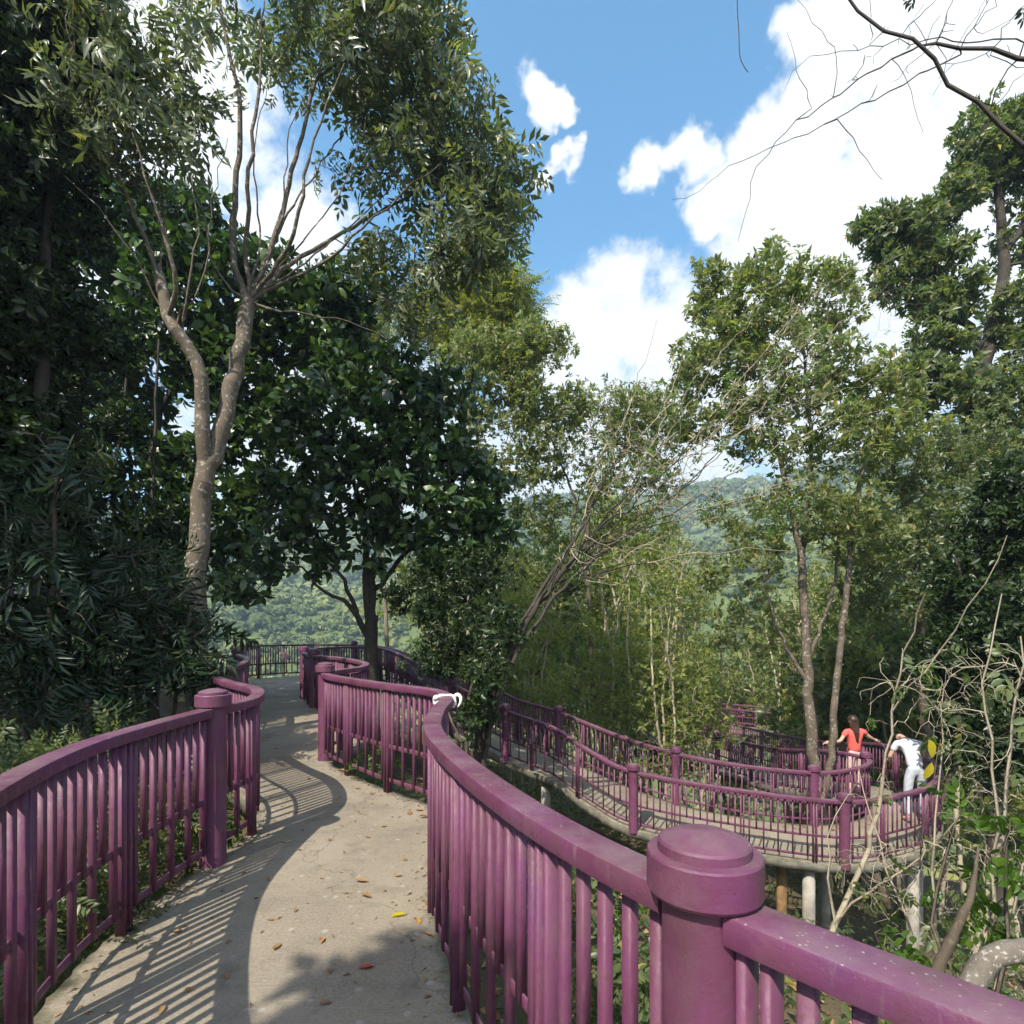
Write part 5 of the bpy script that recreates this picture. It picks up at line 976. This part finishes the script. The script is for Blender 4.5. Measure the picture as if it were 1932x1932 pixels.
# ------------------------------------------------------------------ the two walkers on the lower bend
def skinned(name, joints, bones, mat, root, parent, subd=2):
    """grow one continuous surface over a jointed skeleton"""
    me = bpy.data.meshes.new(name); names = list(joints); bm = bmesh.new(); sl_ = bm.verts.layers.skin.verify(); vs = {}
    for k in names:
        p, r = joints[k]; v = bm.verts.new(p); v[sl_].radius = r if isinstance(r, tuple) else (r, r); v[sl_].use_root = (k == root); vs[k] = v
    for a, b in bones: bm.edges.new((vs[a], vs[b]))
    bm.to_mesh(me); bm.free(); ob = bpy.data.objects.new(name, me); C.objects.link(ob)
    sk = ob.modifiers.new('skin', 'SKIN'); sk.use_smooth_shade = True; sk.branch_smoothing = .4; sb = ob.modifiers.new('sub', 'SUBSURF'); sb.levels = sb.render_levels = subd
    bpy.context.view_layer.update(); dg = bpy.context.evaluated_depsgraph_get(); m2 = bpy.data.meshes.new_from_object(ob.evaluated_get(dg)); m2.name = name
    bpy.data.objects.remove(ob); 
    for p in m2.polygons: p.use_smooth = True
    return m2
def finger_geo(g, wrist, d, palm_n, s=1.0):
    """palm and five bent fingers, continuing the forearm"""
    d = np.array(d, float); d /= np.linalg.norm(d); n = np.array(palm_n, float); n -= d * (n @ d); n /= np.linalg.norm(n); sd = np.cross(d, n); w = np.array(wrist, float)
    tube(g, [w - d * .02, w + d * .02 * s, w + d * .05 * s, w + d * .085 * s], [.024, .030, .036, .030], 10)
    for k, (off, ln) in enumerate(((-.03, .060), (-.010, .075), (.010, .080), (.03, .070))):
        b = w + d * .08 * s + sd * off; tube(g, [b, b + d * ln * .45 + n * .006, b + d * ln * .75 + n * .022, b + d * ln * .9 + n * .04], [.0095, .009, .008, .006], 6)
    b = w + d * .035 * s + sd * .032; tube(g, [b, b + sd * .022 + d * .02, b + sd * .03 + d * .045 + n * .012, b + sd * .028 + d * .06 + n * .02], [.012, .011, .009, .006], 6)
def merge(me, g):
    bm = bmesh.new(); bm.from_mesh(me); tmp = g.mesh('tmp', smooth=True); bm.from_mesh(tmp); bm.to_mesh(me); bm.free(); bpy.data.meshes.remove(tmp)
def ell(g, c, r, n=12):
    th = np.linspace(0, np.pi, n); ph = np.linspace(0, 2 * np.pi, n + 4, endpoint=False); V = np.stack([c[0] + r[0] * np.sin(th)[:, None] * np.cos(ph), c[1] + r[1] * np.sin(th)[:, None] * np.sin(ph), np.repeat((c[2] + r[2] * np.cos(th))[:, None], len(ph), 1)], -1).reshape(-1, 3)
    k = len(ph); i = np.arange(n - 1)[:, None] * k; j = np.arange(k)[None]; j2 = (j + 1) % k; g.add(V, np.stack([i + j, i + k + j, i + k + j2, i + j2], -1).reshape(-1, 4))
SKIN = flat_mat('skin', (.55, .33, .24), .5, .06, 20)
def build_person(name, label, loc, rz, J, shirt, trousers, hairm, sleeve, hair_fn, dn):
    t = thing(name, label, 'person', loc); t.rotation_euler = (0, 0, rz); t.scale = (1.08, 1.08, 1.1)
    B = [('pelvis', 'belly'), ('belly', 'chest'), ('chest', 'neck'), ('neck', 'jaw'), ('jaw', 'skull'), ('skull', 'crown')]
    for s in 'LR': B += [('chest', 'sho' + s), ('sho' + s, 'elb' + s), ('elb' + s, 'wri' + s), ('pelvis', 'hip' + s), ('hip' + s, 'kne' + s), ('kne' + s, 'ank' + s), ('ank' + s, 'toe' + s)]
    R = dict(pelvis=(.135, .10), belly=(.115, .085), chest=(.135, .10), neck=.052, jaw=.066, skull=.088, crown=.058)
    for s in 'LR': R.update({'sho' + s: .052, 'elb' + s: .037, 'wri' + s: .026, 'hip' + s: .085, 'kne' + s: .055, 'ank' + s: .036, 'toe' + s: .034})
    slim = dict(pelvis=(.075, .06), belly=(.07, .055), chest=(.10, .075), shoL=.045, shoR=.045, hipL=.06, hipR=.06)
    body = skinned('body', {k: (J[k], slim.get(k, R[k])) for k in J}, B, SKIN, 'pelvis', t)
    g = Geo()
    for s in 'LR': finger_geo(g, J['wri' + s], np.array(J['wri' + s]) - np.array(J['elb' + s]), dn[s])
    up = np.array(J['crown'], float) - np.array(J['jaw'], float); up /= np.linalg.norm(up); fwd = np.array([0, 1., 0]); fwd -= up * (fwd @ up); fwd /= np.linalg.norm(fwd); sk_ = np.array(J['skull'], float); sd = np.cross(fwd, up)
    ell(g, sk_ + fwd * .092 - up * .012, (.013, .018, .022)); ell(g, sk_ + sd * .082 - up * .01, (.012, .018, .03)); ell(g, sk_ - sd * .082 - up * .01, (.012, .018, .03)); ell(g, sk_ + fwd * .074 - up * .065, (.024, .012, .008))
    merge(body, g); bo = link('body', body, SKIN, t)
    ge = Geo(); ell(ge, sk_ + fwd * .080 + sd * .032 + up * .01, (.011, .009, .008)); ell(ge, sk_ + fwd * .080 - sd * .032 + up * .01, (.011, .009, .008)); link('eyes', ge.mesh('eyes', smooth=True), flat_mat('eye', (.03, .02, .02), .3), t)
    SJ = {k: (J[k], R[k]) for k in ('belly', 'chest')}; SJ['hem'] = (tuple(np.array(J['pelvis']) + np.array([0, 0, -.05])), (.158, .126)); SJ['belly'] = (J['belly'], (.138, .108)); SJ['chest'] = (J['chest'], (.155, .118)); SJ['collar'] = (tuple(np.array(J['chest']) * .35 + np.array(J['neck']) * .65), .068)
    SB = [('hem', 'belly'), ('belly', 'chest'), ('chest', 'collar')]
    for s in 'LR':
        e = np.array(J['sho' + s]) * (1 - sleeve) + np.array(J['elb' + s]) * sleeve; SJ['sho' + s] = (J['sho' + s], .070); SJ['slv' + s] = (tuple(e), .058); SB += [('chest', 'sho' + s), ('sho' + s, 'slv' + s)]
    link('shirt', skinned('shirt', SJ, SB, shirt, 'chest', t), shirt, t)
    TJ = {'waist': (tuple(np.array(J['pelvis']) + np.array([0, .01, .08])), (.14, .108)), 'pelvis': (J['pelvis'], (.150, .115))}; TB = [('waist', 'pelvis')]
    for s in 'LR':
        a = np.array(J['ank' + s]); TJ['hip' + s] = (J['hip' + s], .098); TJ['kne' + s] = (J['kne' + s], .072); TJ['cuf' + s] = (tuple(a + np.array([0, 0, .03])), .062); TB += [('pelvis', 'hip' + s), ('hip' + s, 'kne' + s), ('kne' + s, 'cuf' + s)]
    link('trousers', skinned('trousers', TJ, TB, trousers, 'pelvis', t), trousers, t)
    for s in 'LR':
        g = Geo(); a = np.array(J['ank' + s]); tube(g, [a + [0, -.06, -.045], a + [0, -.03, -.04], a + [0, .06, -.05], a + [0, .15, -.058], a + [0, .19, -.062]], [.03, .042, .042, .038, .022], 10); link('shoe', g.mesh('shoe', smooth=True), flat_mat('shoe', (.12, .11, .11), .6), t)
    g = Geo(); hair_fn(g, sk_, up, fwd, sd); link('hair', g.mesh('hair', smooth=True), hairm, t)
    return t
HAIR = flat_mat('brown_hair', (.045, .022, .012), .45, .4, 60)
def long_hair(g, c, up, fwd, sd):
    ell(g, c + up * .018 - fwd * .014, (.098, .102, .105), 14)
    for k in range(15):
        a = (k - 7) / 7; p0 = c + sd * a * .085 - fwd * (.085 - .05 * a * a) + up * .02
        q = [p0, p0 - up * .12 - fwd * .035, p0 - up * .26 - fwd * .085 - sd * a * .03 + sd * .004 * (k % 3), p0 - up * (.44 - .06 * abs(a)) - fwd * .10 - sd * a * .05]
        tube(g, catmull(q, 4), np.linspace(.022, .008, 13), 6)
def short_hair(g, c, up, fwd, sd):
    ell(g, c + up * .022 - fwd * .012, (.094, .098, .094), 14)
    for k in range(26):
        a = k * 2.4; rr = .075 * math.sqrt(k / 26); p = c + up * .085 + sd * math.cos(a) * rr - fwd * (.02 + math.sin(a) * rr); tube(g, [p - up * .03, p + up * .025 - fwd * .012], [.014, .006], 5)
JW = dict(pelvis=(0, 0, .92), belly=(-.01, .005, 1.07), chest=(-.01, .0, 1.26), neck=(-.015, .01, 1.43), jaw=(-.02, .035, 1.49), skull=(-.025, .03, 1.56), crown=(-.028, .02, 1.62),
          shoL=(-.17, .0, 1.355), elbL=(-.33, -.03, 1.15), wriL=(-.50, .05, 1.115), shoR=(.16, .0, 1.365), elbR=(.34, .03, 1.22), wriR=(.53, .12, 1.14),
          hipL=(-.088, 0, .86), kneL=(-.095, .03, .48), ankL=(-.10, -.01, .085), toeL=(-.105, .12, .035), hipR=(.088, 0, .86), kneR=(.10, .05, .48), ankR=(.105, .03, .085), toeR=(.12, .16, .035))
build_person('person', 'person in coral T-shirt and pale pink trousers, long brown hair, hand on railing', (7.80, 12.95, -2.21), .05, JW, flat_mat('coral_cotton', (.72, .115, .10), .85, .12, 14), flat_mat('pale_pink_cloth', (.62, .44, .40), .85, .1, 14), HAIR, .55, long_hair, dict(L=(0, 0, -1), R=(0, 0, -1)))
JM = dict(pelvis=(0, 0, .98), belly=(.0, .06, 1.13), chest=(.0, .22, 1.34), neck=(.0, .40, 1.43), jaw=(.0, .47, 1.42), skull=(.0, .535, 1.42), crown=(.0, .60, 1.42),
          shoL=(-.20, .24, 1.38), elbL=(-.30, .30, 1.10), wriL=(-.20, .50, 1.02), shoR=(.20, .24, 1.38), elbR=(.29, .32, 1.10), wriR=(.18, .50, 1.02),
          hipL=(-.10, 0, .91), kneL=(-.12, .03, .52), ankL=(-.13, -.02, .09), toeL=(-.15, .13, .04), hipR=(.10, 0, .91), kneR=(.13, .05, .52), ankR=(.14, .0, .09), toeR=(.17, .15, .04))
build_person('person', 'person in pale grey shirt and faded jeans, stooping with their back to us', (7.95, 11.2, -2.21), -.15, JM, flat_mat('pale_grey_cotton', (.62, .62, .66), .85, .1, 14), flat_mat('faded_denim', (.46, .49, .55), .85, .15, 18), HAIR, .6, short_hair, dict(L=(0, 0, -1), R=(0, 0, -1)))

# ------------------------------------------------------------------ valley air
def haze():
    g = Geo(); geo_box(g, 0, 0, 60, 1760, 1760, 290); m = bpy.data.materials.new('valley_haze'); m.use_nodes = True; nt = m.node_tree; nt.nodes.clear()
    o = nn(nt, 'ShaderNodeOutputMaterial'); v = nn(nt, 'ShaderNodeVolumePrincipled'); v.inputs['Color'].default_value = (.55, .78, 1, 1); v.inputs['Density'].default_value = .0008; v.inputs['Anisotropy'].default_value = .2
    nt.links.new(v.outputs[0], o.inputs['Volume']); tag(link('haze', g.mesh('haze'), m), 'thin blue haze in the valley air', 'haze', kind='stuff')
haze()
